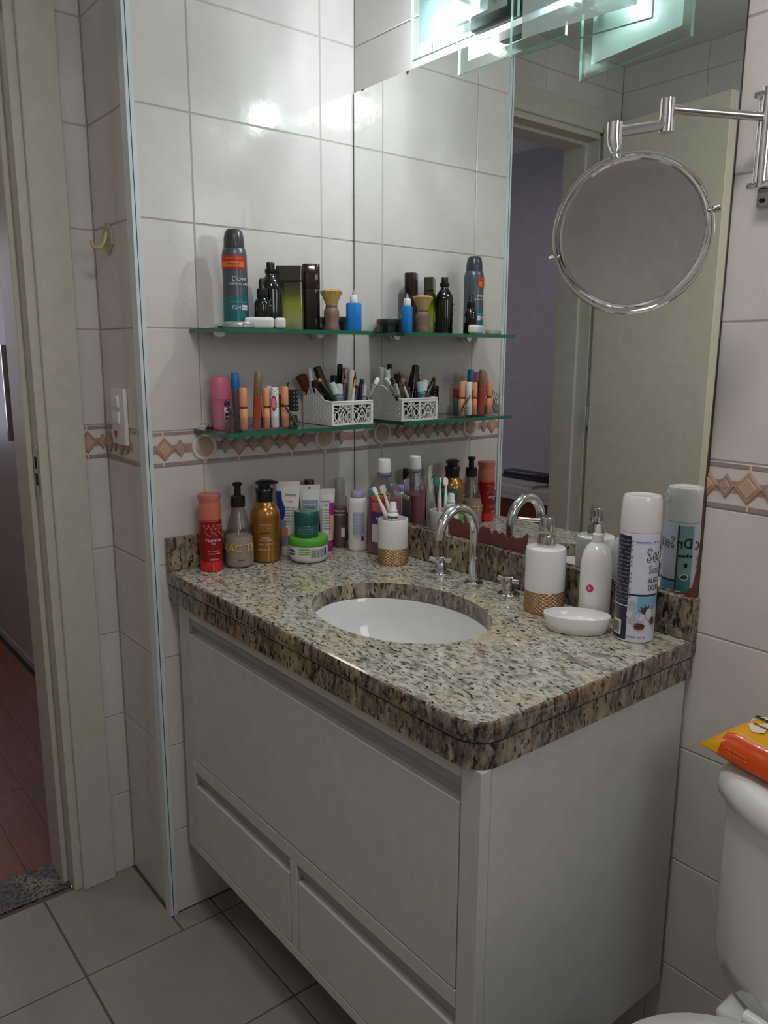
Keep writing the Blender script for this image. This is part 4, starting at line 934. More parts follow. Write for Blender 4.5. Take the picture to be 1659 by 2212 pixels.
patch(t, WPR, 0.0305, -72, -38, 0.010, 0.034, eps=0.0008)
for k in range(12): patch(t, BLACK, 0.0306, -68+2.1*k, -67.1+2.1*k+(0.4 if k % 3 == 0 else 0), 0.013, 0.031, eps=0.0011, n=1, name='barcode_line')
text(t, 'Sec', 0.031, BLACK, 0.139, 0.0306, 50, squash=0.70, bold=0.0004, eps=0.0006); text(t, 'Sec', 0.031, AL, 0.139, 0.0306, 50, squash=0.70, bold=-0.0006, eps=0.0011); text(t, 'perfumador de ar', 0.0042, GREYT, 0.160, 0.0306, 26)
text(t, 'Sens', 0.019, GREYT, 0.117, 0.0306, 50, squash=0.60); text(t, 'ALGO', 0.0125, BLACK, 0.1005, 0.0306, 50, squash=0.6); text(t, 'DO N', 0.0125, BLACK, 0.0885, 0.0306, 50, squash=0.6)
patch(t, NAVY, 0.0305, -22, 70, 0.0755, 0.0785, eps=0.0006); patch(t, solid('sky_print', (120, 170, 206)), 0.0305, 5, 76, 0.047, 0.0755, eps=0.0006)
patch(t, solid('pale_print', (190, 204, 222)), 0.0305, -22, 5, 0.047, 0.0755, eps=0.0006)
COT = solid('cotton_print', (200, 204, 216)); LEAFP = solid('leaf_print', (70, 66, 40)); BRP = solid('husk_print', (88, 58, 30))
def blob(par, m, a0, z, ra, rb, rad=0.0305, eps=0.001, n=18, jag=0.0, nm='print'):
    bm = NB(); vs = []
    for i in range(n):
        k = 1+(jag if i % 2 else -jag); th = 2*PI*i/n; aa = math.radians(a0)+ra*k*math.cos(th)/rad; vs.append(bm.verts.new(((rad+eps)*math.sin(aa), -(rad+eps)*math.cos(aa), z+rb*k*math.sin(th))))
    bm.faces.new(vs); return obj(nm, bm, m, par, smooth=False)
for i, (a, z, ra, rb) in enumerate(((-8, .060, .007, .008), (-12, .046, .006, .006), (4, .046, .006, .006), (16, .043, .007, .006), (-4, .037, .007, .005), (40, .048, .006, .009), (58, .050, .006, .009))): blob(t, COT if i % 2 else solid('cotton_shade', (172, 178, 196)), a, z, ra, rb, eps=0.0012+0.0001*i)
blob(t, LEAFP, 30, 0.053, 0.009, 0.0075, eps=0.0011, jag=0.35); blob(t, BRP, 14, 0.028, 0.008, 0.0055, eps=0.0022, jag=0.12); blob(t, LEAFP, 52, 0.036, 0.004, 0.007, eps=0.0023, jag=0.3)
text(t, 'contem 360 ml', 0.0038, GREYT, 0.010, 0.0306, 8)
TL = solid('teal_back_print', (70, 140, 138), 0.3)
patch(t, TL, 0.0305, 86, 126, 0.004, 0.085, eps=0.0005); patch(t, solid('pale_teal_print', (130, 168, 168)), 0.0305, 86, 126, 0.085, 0.168, eps=0.0005); patch(t, solid('seam_dark', (60, 62, 50)), 0.0305, 127, 132, 0.004, 0.169, eps=0.0008)
patch(t, NAVY, 0.0305, 132, 276, 0.0755, 0.0785, eps=0.0006); patch(t, solid('sky_print', (120, 170, 206)), 0.0305, 132, 190, 0.030, 0.0755, eps=0.0006)
text(t, 'Secar', 0.0285, BLACK, 0.139, 0.0306, 176, squash=0.62, bold=0.0003, eps=0.0006); text(t, 'Secar', 0.0285, AL, 0.139, 0.0306, 176, squash=0.62, bold=-0.0006, eps=0.0011)
text(t, 'Dr', 0.024, BLACK, 0.139, 0.0306, 108, squash=0.8, bold=0.0003, eps=0.0012); text(t, 'odor', 0.010, BLACK, 0.119, 0.0306, 106, eps=0.0012); text(t, '8', 0.012, BLACK, 0.103, 0.0306, 104, eps=0.0012); blob(t, WPR, 106, 0.084, 0.007, 0.0056, eps=0.0012); blob(t, solid('dark_eye', (60, 70, 70)), 106, 0.084, 0.005, 0.0036, eps=0.0016)

# ================================================================ things on the upper shelf
U = SZ1+0.0004
CANG = solid('can_slate', (82, 88, 98), 0.3, metal=0.3); CANT = solid('can_teal', (36, 108, 118), 0.3, metal=0.2)
t = T_('deodorant_can', 'tall slate and teal deodorant can at the left end of the upper shelf', 'aerosol can', 0.0560, -0.3360, U, facing(.056, -.336)+0.35)
bm = NB(); lathe(bm, [(0.0225, 0), (0.0242, 0.0015), (0.0242, 0.140), (0.0225, 0.149), (0.0205, 0.152)], 40); obj('can', bm, CANG, t)
patch(t, CANT, 0.0242, -180, 180, 0.006, 0.062, n=40)
bm = NB(); lathe(bm, [(0.0200, 0.1524), (0.0202, 0.154), (0.0196, 0.170), (0.0172, 0.182), (0.0130, 0.187), (0.010, 0.1875)], 36); obj('cap', bm, solid('charcoal_cap', (56, 58, 64), 0.3), t)
patch(t, solid('red_flash', (190, 40, 34)), 0.0242, -100, 30, 0.112, 0.138, eps=0.0008); patch(t, solid('orange_flash', (214, 120, 40)), 0.0242, -88, 22, 0.116, 0.126, eps=0.0012)
text(t, 'GANHE MAIS', 0.0055, solid('orange_flash', (0, 0, 0)), 0.132, 0.0245, -25); text(t, 'PROTECAO', 0.005, DRED, 0.121, 0.0249, -25)
text(t, 'Dove', 0.0135, WPR, 0.094, 0.0243, 0); text(t, 'MEN +CARE', 0.0072, WPR, 0.084, 0.0243, 0); text(t, '72H', 0.0105, WPR, 0.040, 0.0243, -18); patch(t, WPR, 0.0243, 8, 42, 0.035, 0.045, eps=0.0007); text(t, 'clean comfort', 0.0035, LBLUE, 0.040, 0.0252, 25); text(t, 'antitranspirante', 0.004, LBLUE, 0.050, 0.0243, -4)
t = T_('floss_box', 'flat silvery plastic disc lying at the left end of the upper shelf', 'box', 0.105, -0.358, U, facing(.1, -.36))
bm = NB(); lathe(bm, [(0.90, 0), (1, 0.002), (1, 0.008), (0.86, 0.0115)], 36, 0.030, 0.018); obj('case', bm, solid('silver_plastic', (168, 168, 172), 0.3, metal=0.3), t)
bm = NB(); box(bm, 0.008, 0.009, -0.0185, -0.0178, 0.002, 0.008); obj('mark', bm, DRED, t)
t = T_('floss_box', 'small white rounded floss box lying in front of the black bottles', 'box', 0.106, -0.300, U, facing(.1, -.30))
bm = NB(); box(bm, -0.040, 0.018, -0.009, 0.013, 0, 0.022, 0.0075, seg=4); obj('case', bm, WHITEG, t)
bm = NB(); box(bm, 0.0184, 0.040, -0.0088, 0.0128, 0.0005, 0.0215, 0.007, seg=4); obj('lid', bm, WHITE, t)
t = T_('dropper_bottle', 'small black dropper bottle in front of the black flask', 'bottle', 0.0880, -0.2950, U)
bm = NB(); lathe(bm, [(0.0140, 0), (0.0155, 0.002), (0.0155, 0.046), (0.0140, 0.053), (0.0098, 0.058), (0.0092, 0.060)], 32); obj('body', bm, BLACKG, t)
bm = NB(); lathe(bm, [(0.0100, 0.0602), (0.0104, 0.061), (0.0100, 0.076), (0.0070, 0.078), (0.0060, 0.080), (0.0062, 0.090), (0.0045, 0.0955), (0.002, 0.097)], 24); obj('dropper_cap', bm, BLACK, t)
patch(t, GREYT, 0.0155, 120, 165, 0.028, 0.042)
t = T_('beard_oil_flask', 'black shouldered flask with green lettering on the upper shelf', 'bottle', 0.0440, -0.2480, U)
bm = NB(); lathe(bm, [(0.021, 0), (0.0232, 0.002), (0.0236, 0.008), (0.0236, 0.078), (0.0215, 0.092), (0.0150, 0.102), (0.0105, 0.107), (0.0100, 0.112)], 36, 1.0, 0.9); obj('body', bm, BLACKG, t)
bm = NB(); lathe(bm, [(0.0112, 0.1122), (0.0116, 0.113), (0.0116, 0.120), (0.0085, 0.121), (0.0085, 0.133), (0.0080, 0.134)], 24); obj('cap', bm, BLACK, t)
text(t, 'K', 0.019, solid('green_letter', (60, 140, 50)), 0.052, 0.0232, -10, bold=0.0006); text(t, 'JK', 0.011, GREYT, 0.070, 0.0232, -30)
t = T_('perfume_bottle', 'rectangular glass perfume bottle shading from dark green to yellow', 'bottle', 0.0430, -0.2020, U, facing(.043, -.2)-0.15)
def gradm():
    m = bpy.data.materials.new('green_yellow_glass'); m.use_nodes = True; nt = m.node_tree; b = nt.nodes['Principled BSDF']
    tc = nt.nodes.new('ShaderNodeTexCoord'); sx_ = nt.nodes.new('ShaderNodeSeparateXYZ'); nt.links.new(tc.outputs['Object'], sx_.inputs[0])
    mm = nt.nodes.new('ShaderNodeMath'); mm.operation = 'MULTIPLY'; mm.inputs[1].default_value = 1/0.13; nt.links.new(sx_.outputs['Z'], mm.inputs[0])
    nt.links.new(ramp(nt, mm.outputs[0], [(0.0, srgb((120, 124, 96))), (0.2, srgb((150, 152, 84))), (0.42, srgb((132, 140, 12))), (0.55, srgb((70, 84, 6))), (0.72, srgb((16, 24, 6))), (1.0, srgb((24, 26, 18)))]), b.inputs['Base Color'])
    b.inputs['Roughness'].default_value = 0.08; b.inputs['Coat Weight'].default_value = 0.5; return m
GY = gradm()
bm = NB(); box(bm, -0.0265, 0.0265, -0.0110, 0.0110, 0, 0.098, 0.002); obj('body', bm, GY, t, smooth=False)
bm = NB(); box(bm, -0.0265, 0.0265, -0.0112, 0.0112, 0.0984, 0.130, 0.002); obj('cap', bm, solid('dark_olive_cap', (38, 42, 26), 0.2, coat=0.4), t, smooth=False)
for k in range(3):
    bm = NB(); x_ = -0.012+0.008*k; prism(bm, [(x_-0.008, 0.030), (x_-0.0068, 0.030), (x_+0.004, 0.050+0.003*k), (x_+0.003, 0.050+0.003*k)], -0.0116, -0.0110, 'y'); obj('embossed_line', bm, solid('lime_line', (176, 184, 80)), t, smooth=False)
text(t, 'NOS', 0.004, GREYT, 0.028, y=-0.0110, x=-0.018)
t = T_('cologne_box', 'tall dark brown cologne bottle standing behind the shaving brush', 'bottle', 0.0390, -0.1460, U, facing(.04, -.145))
DBR = solid('dark_brown_plastic', (40, 27, 26), 0.15, coat=0.5)
bm = NB(); lathe(bm, [(0.95, 0), (1, 0.0015), (1, 0.086)], 36, 0.0185, 0.0135, p=4); obj('body', bm, DBR, t)
bm = NB(); lathe(bm, [(1, 0.0865), (1.03, 0.0875), (1.03, 0.136), (0.96, 0.1375)], 36, 0.0185, 0.0135, p=4); obj('cap', bm, DBR, t)
t = T_('shaving_brush', 'shaving brush with pale bristles and a turned wooden handle', 'shaving brush', 0.0950, -0.1330, U)
WH = mat('driftwood_handle', srgb((124, 98, 82)), 0.5, var=0.2, vs=25, stretch=(6, 6, 1))
bm = NB(); lathe(bm, [(0.0165, 0), (0.0172, 0.002), (0.0150, 0.012), (0.0145, 0.018), (0.0162, 0.032), (0.0158, 0.040), (0.0135, 0.0455), (0.0120, 0.047)], 36); obj('handle', bm, WH, t)
bm = NB(); lathe(bm, [(0.0122, 0.047), (0.0126, 0.048), (0.0122, 0.051)], 30); obj('ferrule', bm, solid('grey_ferrule', (90, 92, 90)), t)
BRI = mat('boar_bristles', srgb((196, 162, 104)), 0.8, var=0.25, vs=60, stretch=(8, 8, 0.6))
bm = NB(); lathe(bm, [(0.0112, 0.0505), (0.0150, 0.060), (0.0210, 0.074), (0.0228, 0.0790), (0.0215, 0.0815), (0.012, 0.083)], 40)
br_ = obj('bristle_core', bm, BRI, t)
bm = NB()
for i in range(520):
    a = random.random()*2*PI; q = math.sqrt(random.random()); r0 = 0.0104*q; r1 = 0.0243*q+random.uniform(-.0008, .0008); z1 = 0.0835-0.004*q*q+random.uniform(-.0012, .0018); m0 = (r0*0.45+r1*0.55)*1.03
    tube(bm, [(r0*math.cos(a), r0*math.sin(a), 0.050), (m0*math.cos(a), m0*math.sin(a), 0.069), (r1*math.cos(a), r1*math.sin(a), z1)], [0.0005, 0.0005, 0.0003], 3, cap=False)
b_ = obj('bristles', bm, BRI, t); b_['kind'] = 'stuff'
t = T_('pomade_jar', 'low dark jar with a silver-grey lid beside the blue bottle', 'jar', 0.0400, -0.0850, U)
bm = NB(); lathe(bm, [(0.0300, 0), (0.0325, 0.002), (0.0325, 0.0185)], 40); obj('body', bm, solid('dark_jar', (34, 40, 42), 0.2, coat=0.4), t)
bm = NB(); lathe(bm, [(0.0335, 0.0188), (0.0342, 0.020), (0.0342, 0.029), (0.032, 0.031)], 40); obj('lid', bm, solid('pewter_lid', (88, 92, 90), 0.35, metal=0.6), t)
t = T_('eye_drops_bottle', 'small bright blue bottle with white nozzle at the right end of the upper shelf', 'bottle', 0.1020, -0.0800, U)
bm = NB(); lathe(bm, [(0.95, 0), (1, 0.0015), (1, 0.054), (0.92, 0.058)], 36, 0.0165, 0.0115, p=3.2); obj('body', bm, solid('azure_plastic', (28, 122, 206), 0.3), t)
bm = NB(); lathe(bm, [(0.0082, 0.0584), (0.0085, 0.060), (0.0080, 0.072), (0.0062, 0.0745)], 24); obj('collar', bm, WHITE, t)
bm = NB(); lathe(bm, [(0.0034, 0.0747), (0.0030, 0.078), (0.0016, 0.085)], 16); obj('tip', bm, solid('grey_tip', (150, 156, 160)), t)
text(t, 'optic', 0.0050, WPR, 0.036, 0.0118, 120, eps=0.004)

# ================================================================ things on the lower shelf
L1 = SZ2+0.0004
PINK = solid('pink_plastic', (206, 112, 134), 0.35)
t = T_('roll_on_deodorant', 'pink roll-on deodorant with bulbous cap at the left end of the lower shelf', 'deodorant', 0.0480, -0.3715, L1, facing(.056, -.366)+0.95)
bm = NB(); lathe(bm, [(0.0170, 0), (0.0185, 0.002), (0.0185, 0.008), (0.0178, 0.010), (0.0185, 0.014), (0.0190, 0.050), (0.0200, 0.058), (0.0210, 0.0600)], 36, 1.0, 0.86); obj('body', bm, PINK, t)
bm = NB(); lathe(bm, [(0.0215, 0.0604), (0.0225, 0.068), (0.0226, 0.085), (0.0212, 0.098), (0.0190, 0.1045), (0.0175, 0.1055)], 36, 1.0, 0.86); obj('cap', bm, PINK, t)
patch(t, WPR, 0.0188, -35, 40, 0.016, 0.045, sy=0.88, eps=0.0010); patch(t, NAVYT, 0.0188, -32, 10, 0.048, 0.056, sy=0.88, eps=0.0012); text(t, 'rexo', 0.008, NAVYT, 0.040, 0.0172, 5, eps=0.0024); patch(t, NAVYT, 0.0188, -28, 0, 0.020, 0.034, sy=0.88, eps=0.0014); text(t, '48h', 0.006, WPR, 0.026, 0.0172, -14, eps=0.0028)

AC = clear('acrylic', (0.97, 0.97, 0.97), 0.03, 0.0, (0.8, 0.8, 0.8))
acr = thing('makeup_organizer', 'clear acrylic lipstick organizer with slots on the lower shelf', 'organizer', (0.0935, -0.312, L1))
bm = NB()
def wallb(x0, x1, y0, y1, z0=0.0, z1=0.030): box(bm, x0, x1, y0, y1, z0, z1, 0.0004, seg=1)
wallb(-0.020, 0.0205, -0.080, 0.080, 0.0, 0.003)
for y in (-0.080, -0.053, -0.0255, 0.0005, 0.0175, 0.0435, 0.0785): wallb(-0.020, 0.0205, y, y+0.0015, 0.003, 0.026)
for x in (-0.020, -0.0010, 0.019): wallb(x, x+0.0015, -0.0785, 0.0785, 0.003, 0.026)
obj('tray', bm, AC, acr, smooth=False)
LB = L1+0.0033
OR = solid('orange_tube', (226, 150, 110), 0.35); ORN = solid('brown_gloss', (140, 60, 54), 0.2)
def gloss_tube(name, label, x, y, r_, hb, hc, mb, mc, z=LB, neck=None, rot=(0, 0, 0), grp=None, cat='lip gloss', band=None):
    t = thing(name, label, cat, (x, y, z), facing(x, y), grp); t.rotation_euler = (rot[0], rot[1], facing(x, y))
    g = 0.0045 if neck else 0.0004
    bm = NB(); lathe(bm, [(r_*0.88, 0), (r_, 0.0012), (r_, hb-0.001), (r_*0.9, hb)], 28); obj('body', bm, mb, t)
    if neck:
        bm = NB(); lathe(bm, [(r_*0.72, hb+0.0002), (r_*0.72, hb+g-0.0002)], 20); obj('neck', bm, neck, t)
    bm = NB(); lathe(bm, [(r_*0.95, hb+g), (r_, hb+g+0.001), (r_*0.97, hb+g+hc-0.0015), (r_*0.88, hb+g+hc)], 28); obj('cap', bm, mc, t)
    return t
go = 'orange lip glosses in the organizer'
gloss_tube('lip_gloss', 'orange lip gloss nearest the pink roll-on', 0.1030, -0.3520, 0.0078, 0.040, 0.037, OR, OR, neck=ORN, grp=go)
gloss_tube('lip_gloss', 'orange lip gloss beside the gold-capped gloss', 0.1025, -0.3010, 0.0072, 0.039, 0.036, OR, OR, neck=ORN, grp=go)
gloss_tube('lip_gloss', 'orange lip gloss nearest the black palette and basket', 0.1030, -0.2570, 0.0078, 0.040, 0.037, OR, OR, neck=ORN, grp=go)
gloss_tube('lip_gloss', 'tall red lip gloss with a matte gold cap', 0.1035, -0.3245, 0.0080, 0.066, 0.044, solid('brick_gloss', (168, 64, 46), 0.2, coat=0.4), solid('dull_gold_cap', (138, 118, 86), 0.35, metal=0.4), rot=(0.02, 0.06, 0))
gloss_tube('lip_gloss', 'tall clear tube with a bright blue cap behind the orange gloss', 0.0510, -0.3360, 0.0085, 0.078, 0.034, clear('mauve_tube', (0.62, 0.56, 0.60), 0.05, 0.35, srgb((140, 120, 130))), solid('bright_blue_cap', (44, 128, 200), 0.3), rot=(0, -0.04, 0), z=L1)
gloss_tube('lip_balm', 'white lip balm with spotted cap and a red and pink oval', 0.1030, -0.2810, 0.0085, 0.040, 0.040, WHITEG, WHITE, cat='lip balm')
tt = bpy.data.objects[[o.name for o in COL.objects if o.get('label', '').startswith('white lip balm')][0]]
bm = NB(); vs = [bm.verts.new(((0.0085+0.0012)*math.sin(0.0050*math.cos(a)/0.0085-0.15), -(0.0097)*math.cos(0.0050*math.cos(a)/0.0085-0.15), 0.049+0.0155*math.sin(a))) for a in [2*PI*i/24 for i in range(24)]]; bm.faces.new(vs); obj('emblem', bm, solid('crimson', (180, 24, 50)), tt)
bm = NB(); vs = [bm.verts.new(((0.0085+0.0018)*math.sin(0.0032*math.cos(a)/0.0085-0.15), -(0.0103)*math.cos(0.0032*math.cos(a)/0.0085-0.15), 0.049+0.0115*math.sin(a))) for a in [2*PI*i/24 for i in range(24)]]; bm.faces.new(vs); obj('emblem', bm, solid('soft_pink', (220, 140, 156)), tt)
for a, z in ((-30, .076), (10, .073), (35, .077), (30, .066), (-40, .068)): blob(tt, GREYT, a, z, 0.0012, 0.0012, 0.0085, 0.0006, 8, nm='spot')
gloss_tube('eyeliner', 'slim dark pencil standing behind the first orange gloss', 0.0830, -0.3380, 0.0045, 0.060, 0.022, solid('plum_plastic', (70, 44, 52), 0.25), BLACK, cat='pencil')
gloss_tube('eyeliner', 'slim black pencil behind the gold-capped gloss', 0.0830, -0.3050, 0.0048, 0.052, 0.032, BLACK, BLACKG, cat='pencil')
gloss_tube('lipstick', 'slim white tube standing behind the white lip balm', 0.0840, -0.2830, 0.0065, 0.038, 0.040, clear('pale_tube', (0.75, 0.7, 0.7), 0.05, 0.4, srgb((190, 180, 178))), WHITE, neck=ORN, cat='lipstick')
gloss_tube('nail_polish', 'small dark green tube behind the last orange gloss', 0.0845, -0.2560, 0.0075, 0.042, 0.022, solid('bottle_green', (40, 90, 76), 0.2), solid('red_cap', (150, 30, 40)), cat='nail polish')
# tweezers
t = thing('tweezers', 'silver slanted tweezers leaning across the organizer', 'tweezers', (0.1190, -0.2700, L1+0.0005), 0)
bm = NB()
for s_ in (-1, 1): tube(bm, [(-0.001, 0.034, 0.003), (-0.001+s_*0.0012, 0.022, 0.022), (-0.001+s_*0.0010, 0.010, 0.038), (-0.001+s_*0.0003, -0.002, 0.052)], [0.0012, 0.0028, 0.0026, 0.0012], 8)
obj('arms', bm, solid('tweezer_steel', (120, 118, 108), 0.25, metal=0.8), t)
# hair clips in the first slot
t = thing('hair_clips', 'bundle of dark mauve hair pins in the first slot of the organizer', 'hair pins', (0.1040, -0.3780, LB), 0)
for k in range(4):
    bm = NB(); x_ = -0.012+0.005*k; tube(bm, [(x_, -0.006, 0.001), (x_-0.002, 0.002, 0.030), (x_-0.004, -0.004-0.002*k, 0.058-0.004*k)], 0.0011, 6); obj('pin', bm, solid('mauve_metal', (96, 78, 84), 0.3, metal=0.6), t)
# black lace palette box on its own little jar
t = T_('eyeshadow_palette', 'black box with silver lace pattern standing left of the basket', 'makeup box', 0.0520, -0.2080, L1+0.0341, facing(.08, -.2)+0.25)
t.location.z = L1+0.0310
bm = NB(); box(bm, -0.013, 0.013, -0.010, 0.010, 0, 0.044, 0.001, seg=1); obj('box', bm, BLACKG, t, smooth=False)
LACE = solid('silver_lace', (120, 120, 120), 0.4)
for k in range(5):
    for j in range(2): 
        bm = NB(); cx_, cz_ = 0.003+0.006*j, 0.005+0.0085*k
        prism(bm, [(cx_-0.0024, cz_-0.002), (cx_-0.0004, cz_+0.001), (cx_+0.0018, cz_+0.0034), (cx_+0.0006, cz_-0.0004), (cx_+0.0024, cz_-0.0026)], -0.0106, -0.0100, 'y'); obj('lace_print', bm, LACE, t, smooth=False)
bm = NB(); tube(bm, [(-0.008, 0, 0.0445), (-0.008, 0, 0.055), (-0.005, 0, 0.060)], 0.0015); obj('clasp', bm, BLACK, t)
t = T_('nail_polish', 'black nail polish bottle under the black lace box', 'nail polish', 0.0520, -0.2080, L1, facing(.08, -.2)+0.25)
bm = NB(); box(bm, -0.010, 0.010, -0.008, 0.008, 0, 0.022, 0.0015); obj('body', bm, BLACKG, t); bm = NB(); box(bm, -0.011, 0.011, -0.009, 0.009, 0.0222, 0.0305, 0.001); obj('cap', bm, solid('clear_grey_cap', (150, 150, 148), 0.2), t)

# basket: high at the wall, low at the front
BXa, BXb, BYa, BYb = 0.016, 0.126, -0.156, -0.046
bk = thing('basket', 'white fretwork plastic basket of cosmetics at the mirror end of the lower shelf', 'basket', (0, 0, L1))
th = 0.0018; HB, HF = 0.079, 0.050
side = [(BXa, 0.0005), (BXb, 0.0005), (BXb, HF), (BXb-0.028, HF+0.002), (BXa+0.046, HB-0.002), (BXa, HB)]
for y in (BYa, BYb-th):
    bm = NB(); prism(bm, side, y, y+th, 'y'); o = obj('side_panel', bm, WHITE, bk, smooth=False)
    yo = y-0.0008 if y == BYa else y+th
    bm = NB()
    for k in range(12):
        x_ = BXa+0.008+k*0.0085; hmax = HB-0.012 if x_ < BXa+0.046 else (HB-0.012+(HF-HB)*min(1, (x_-BXa-0.046)/(BXb-0.028-BXa-0.046)))
        j = 0
        while 0.010+j*0.011 < hmax:
            z_ = 0.010+j*0.011; zz = z_+(0.005 if k % 2 else 0)
            if zz < hmax: prism(bm, [(x_-0.0028, zz), (x_, zz+0.0045), (x_+0.0028, zz), (x_, zz-0.0045)], yo, yo+0.0008, 'y', 0, 1.0)
            j += 1
    obj('fretwork', bm, WHITE, bk, smooth=False)
bm = NB(); box(bm, BXa, BXa+th, BYa+th, BYb-th, 0.0005, HB); obj('back_panel', bm, WHITE, bk, smooth=False)
bm = NB(); box(bm, BXa+th, BXb-th, BYa+th, BYb-th, 0.0005, 0.003); obj('bottom', bm, WHITE, bk, smooth=False)
bm = NB()
fx0, fx1 = BXb-th, BXb
def bar(y0, y1, z0, z1): box(bm, fx0, fx1, y0, y1, z0, z1)
bar(BYa+th, BYb-th, 0.0005, 0.005); bar(BYa+th, BYb-th, 0.043, HF); bar(BYa+th, BYa+0.006, 0.005, 0.043); bar(BYb-0.006, BYb-th, 0.005, 0.043); bar((BYa+BYb)/2-0.002, (BYa+BYb)/2+0.002, 0.005, 0.043)
obj('front_frame', bm, WHITE, bk, smooth=False)
bm = NB()
def rib(pts, w=0.0019):
    for (a, b), (c, e) in zip(pts[:-1], pts[1:]):
        dx_, dz_ = c-a, e-b; l_ = math.hypot(dx_, dz_) or 1; nx, nz = -dz_/l_*w/2, dx_/l_*w/2
        prism(bm, [(a+nx, b+nz), (c+nx, e+nz), (c-nx, e-nz), (a-nx, b-nz)], fx0+0.0003, fx1-0.0003, 'x')
for cy_ in (BYa+0.006+0.0235, BYb-0.006-0.0235):
    def RR_(pts): rib([(cy_+a, b) for a, b in pts])
    for s_ in (-1, 1):
        RR_([(0.001*s_, 0.032), (0.006*s_, 0.024), (0.010*s_, 0.014), (0.012*s_, 0.005)]); RR_([(0.0, 0.043), (0.004*s_, 0.037), (0.013*s_, 0.035), (0.022*s_, 0.038)])
        RR_([(0.016*s_+0.0055*math.cos(a), 0.020+0.0085*math.sin(a)) for a in [2*PI*i/12 for i in range(13)]])
        RR_([(0.004*s_, 0.006), (0.007*s_, 0.013), (0.003*s_, 0.019), (0, 0.015)]); RR_([(0.022*s_, 0.031), (0.014*s_, 0.030), (0.008*s_, 0.033)]); RR_([(0.012*s_, 0.005), (0.018*s_, 0.010), (0.023*s_, 0.006)])
    RR_([(0, 0.005), (0, 0.026)]); RR_([(-0.022, 0.020), (-0.0215, 0.0201)])
    for a_, b_ in ((0, 0.033), (0.008, 0.040), (-0.008, 0.040), (0.019, 0.030), (-0.019, 0.030)): prism(bm, [(cy_+a_-0.0018, b_), (cy_+a_, b_+0.0022), (cy_+a_+0.0018, b_), (cy_+a_, b_-0.0022)], fx0+0.0003, fx1-0.0003, 'x')
obj('fretwork', bm, WHITE, bk, smooth=False)
bm = NB()
tube(bm, [(BXb-0.001, BYa+0.001, HF), (BXb-0.001, BYb-0.001, HF)], 0.0022, 8)
for y in (BYa+0.001, BYb-0.001): tube(bm, [(BXb-0.001, y, HF), (BXb-0.028, y, HF+0.002), (BXa+0.046, y, HB-0.002), (BXa+0.001, y, HB)], 0.0020, 8)
tube(bm, [(BXa+0.001, BYa+0.001, HB), (BXa+0.001, BYb-0.001, HB)], 0.0020, 8)
obj('rim', bm, WHITEG, bk)
# contents: each runs from a foot inside the basket to its top
def stick(name, label, cat, foot, top, segs, grp='cosmetics standing in the basket'):
    """segs: (fraction start, fraction end, radius start, radius end, material, part name)"""
    foot, top = Vector(foot), Vector(top); ax = top-foot; L_ = ax.length
    t = thing(name, label, cat, foot, 0, grp); t.rotation_euler = ax.to_track_quat('Z', 'Y').to_euler()
    for f0, f1, ra, rb, m, pn in segs:
        bm = NB(); z0, z1 = f0*L_+0.0002, f1*L_-0.0002; e = min(0.0012, (z1-z0)*0.2)
        lathe(bm, [(ra*0.85, z0), (ra, z0+e), (rb, z1-e), (rb*0.82, z1)], 20); obj(pn, bm, m, t)
    return t
zf = L1+0.006
COP = solid('copper_brown_hair', (92, 46, 34), 0.7); STL = clear('clear_sleeve', (0.8, 0.82, 0.82), 0.05, 0.35, srgb((176, 180, 180)))
CYA = solid('cyan_print', (60, 160, 190)); NVY = solid('navy_plastic', (26, 32, 44), 0.25); BRN = solid('brown_plastic', (70, 50, 52), 0.3)
stick('makeup_brush', 'fat makeup brush with copper brown hair at the wall end of the basket', 'makeup brush', (0.030, -0.125, zf), (0.030, -0.170, 1.178), [(0, .55, .004, .005, BLACK, 'handle'), (.55, .66, .006, .007, CHROMED, 'ferrule'), (.66, 1, .008, .0125, COP, 'hair')])
stick('cream_tube', 'small tube with white cap and blue lower half in the basket', 'tube', (0.050, -0.142, zf), (0.045, -0.1565, 1.195), [(0, .48, .007, .007, solid('cobalt', (30, 84, 190)), 'body'), (.48, .72, .007, .0075, solid('pale_lilac', (176, 178, 200)), 'shoulder'), (.72, 1, .0055, .005, WHITE, 'cap')])
stick('mascara', 'thick black mascara tube leaning left, tallest of the left group', 'mascara', (0.082, -0.112, zf), (0.057, -0.147, 1.197), [(0, .5, .0085, .0085, BLACKG, 'tube'), (.5, 1, .0088, .0088, BLACK, 'cap')])
stick('eyeliner', 'long black pencil with gold end lying over the basket edge', 'pencil', (0.112, -0.112, zf+0.012), (0.100, -0.171, 1.172), [(0, .93, .0048, .0048, BLACK, 'shaft'), (.93, 1, .005, .0042, solid('gold_tip', (170, 120, 60), 0.3, metal=0.6), 'tip')])
stick('makeup_brush', 'dark wedge-shaped brush head beside the blue and white tube', 'makeup brush', (0.070, -0.138, zf), (0.056, -0.152, 1.168), [(0, .6, .0045, .0055, BLACK, 'handle'), (.6, 1, .009, .0075, solid('black_hair', (24, 20, 22), 0.7), 'hair')])
stick('mascara', 'short square-topped black tube in the middle of the basket', 'mascara', (0.050, -0.100, zf), (0.048, -0.094, 1.178), [(0, .8, .0065, .0065, BLACK, 'tube'), (.8, 1, .0080, .0080, BLACK, 'cap')])
stick('mascara', 'slim upright black tube rising highest in the basket', 'mascara', (0.045, -0.082, zf), (0.045, -0.076, 1.2015), [(0, .55, .0055, .0055, BLACK, 'tube'), (.55, 1, .0062, .0062, BLACKG, 'cap')])
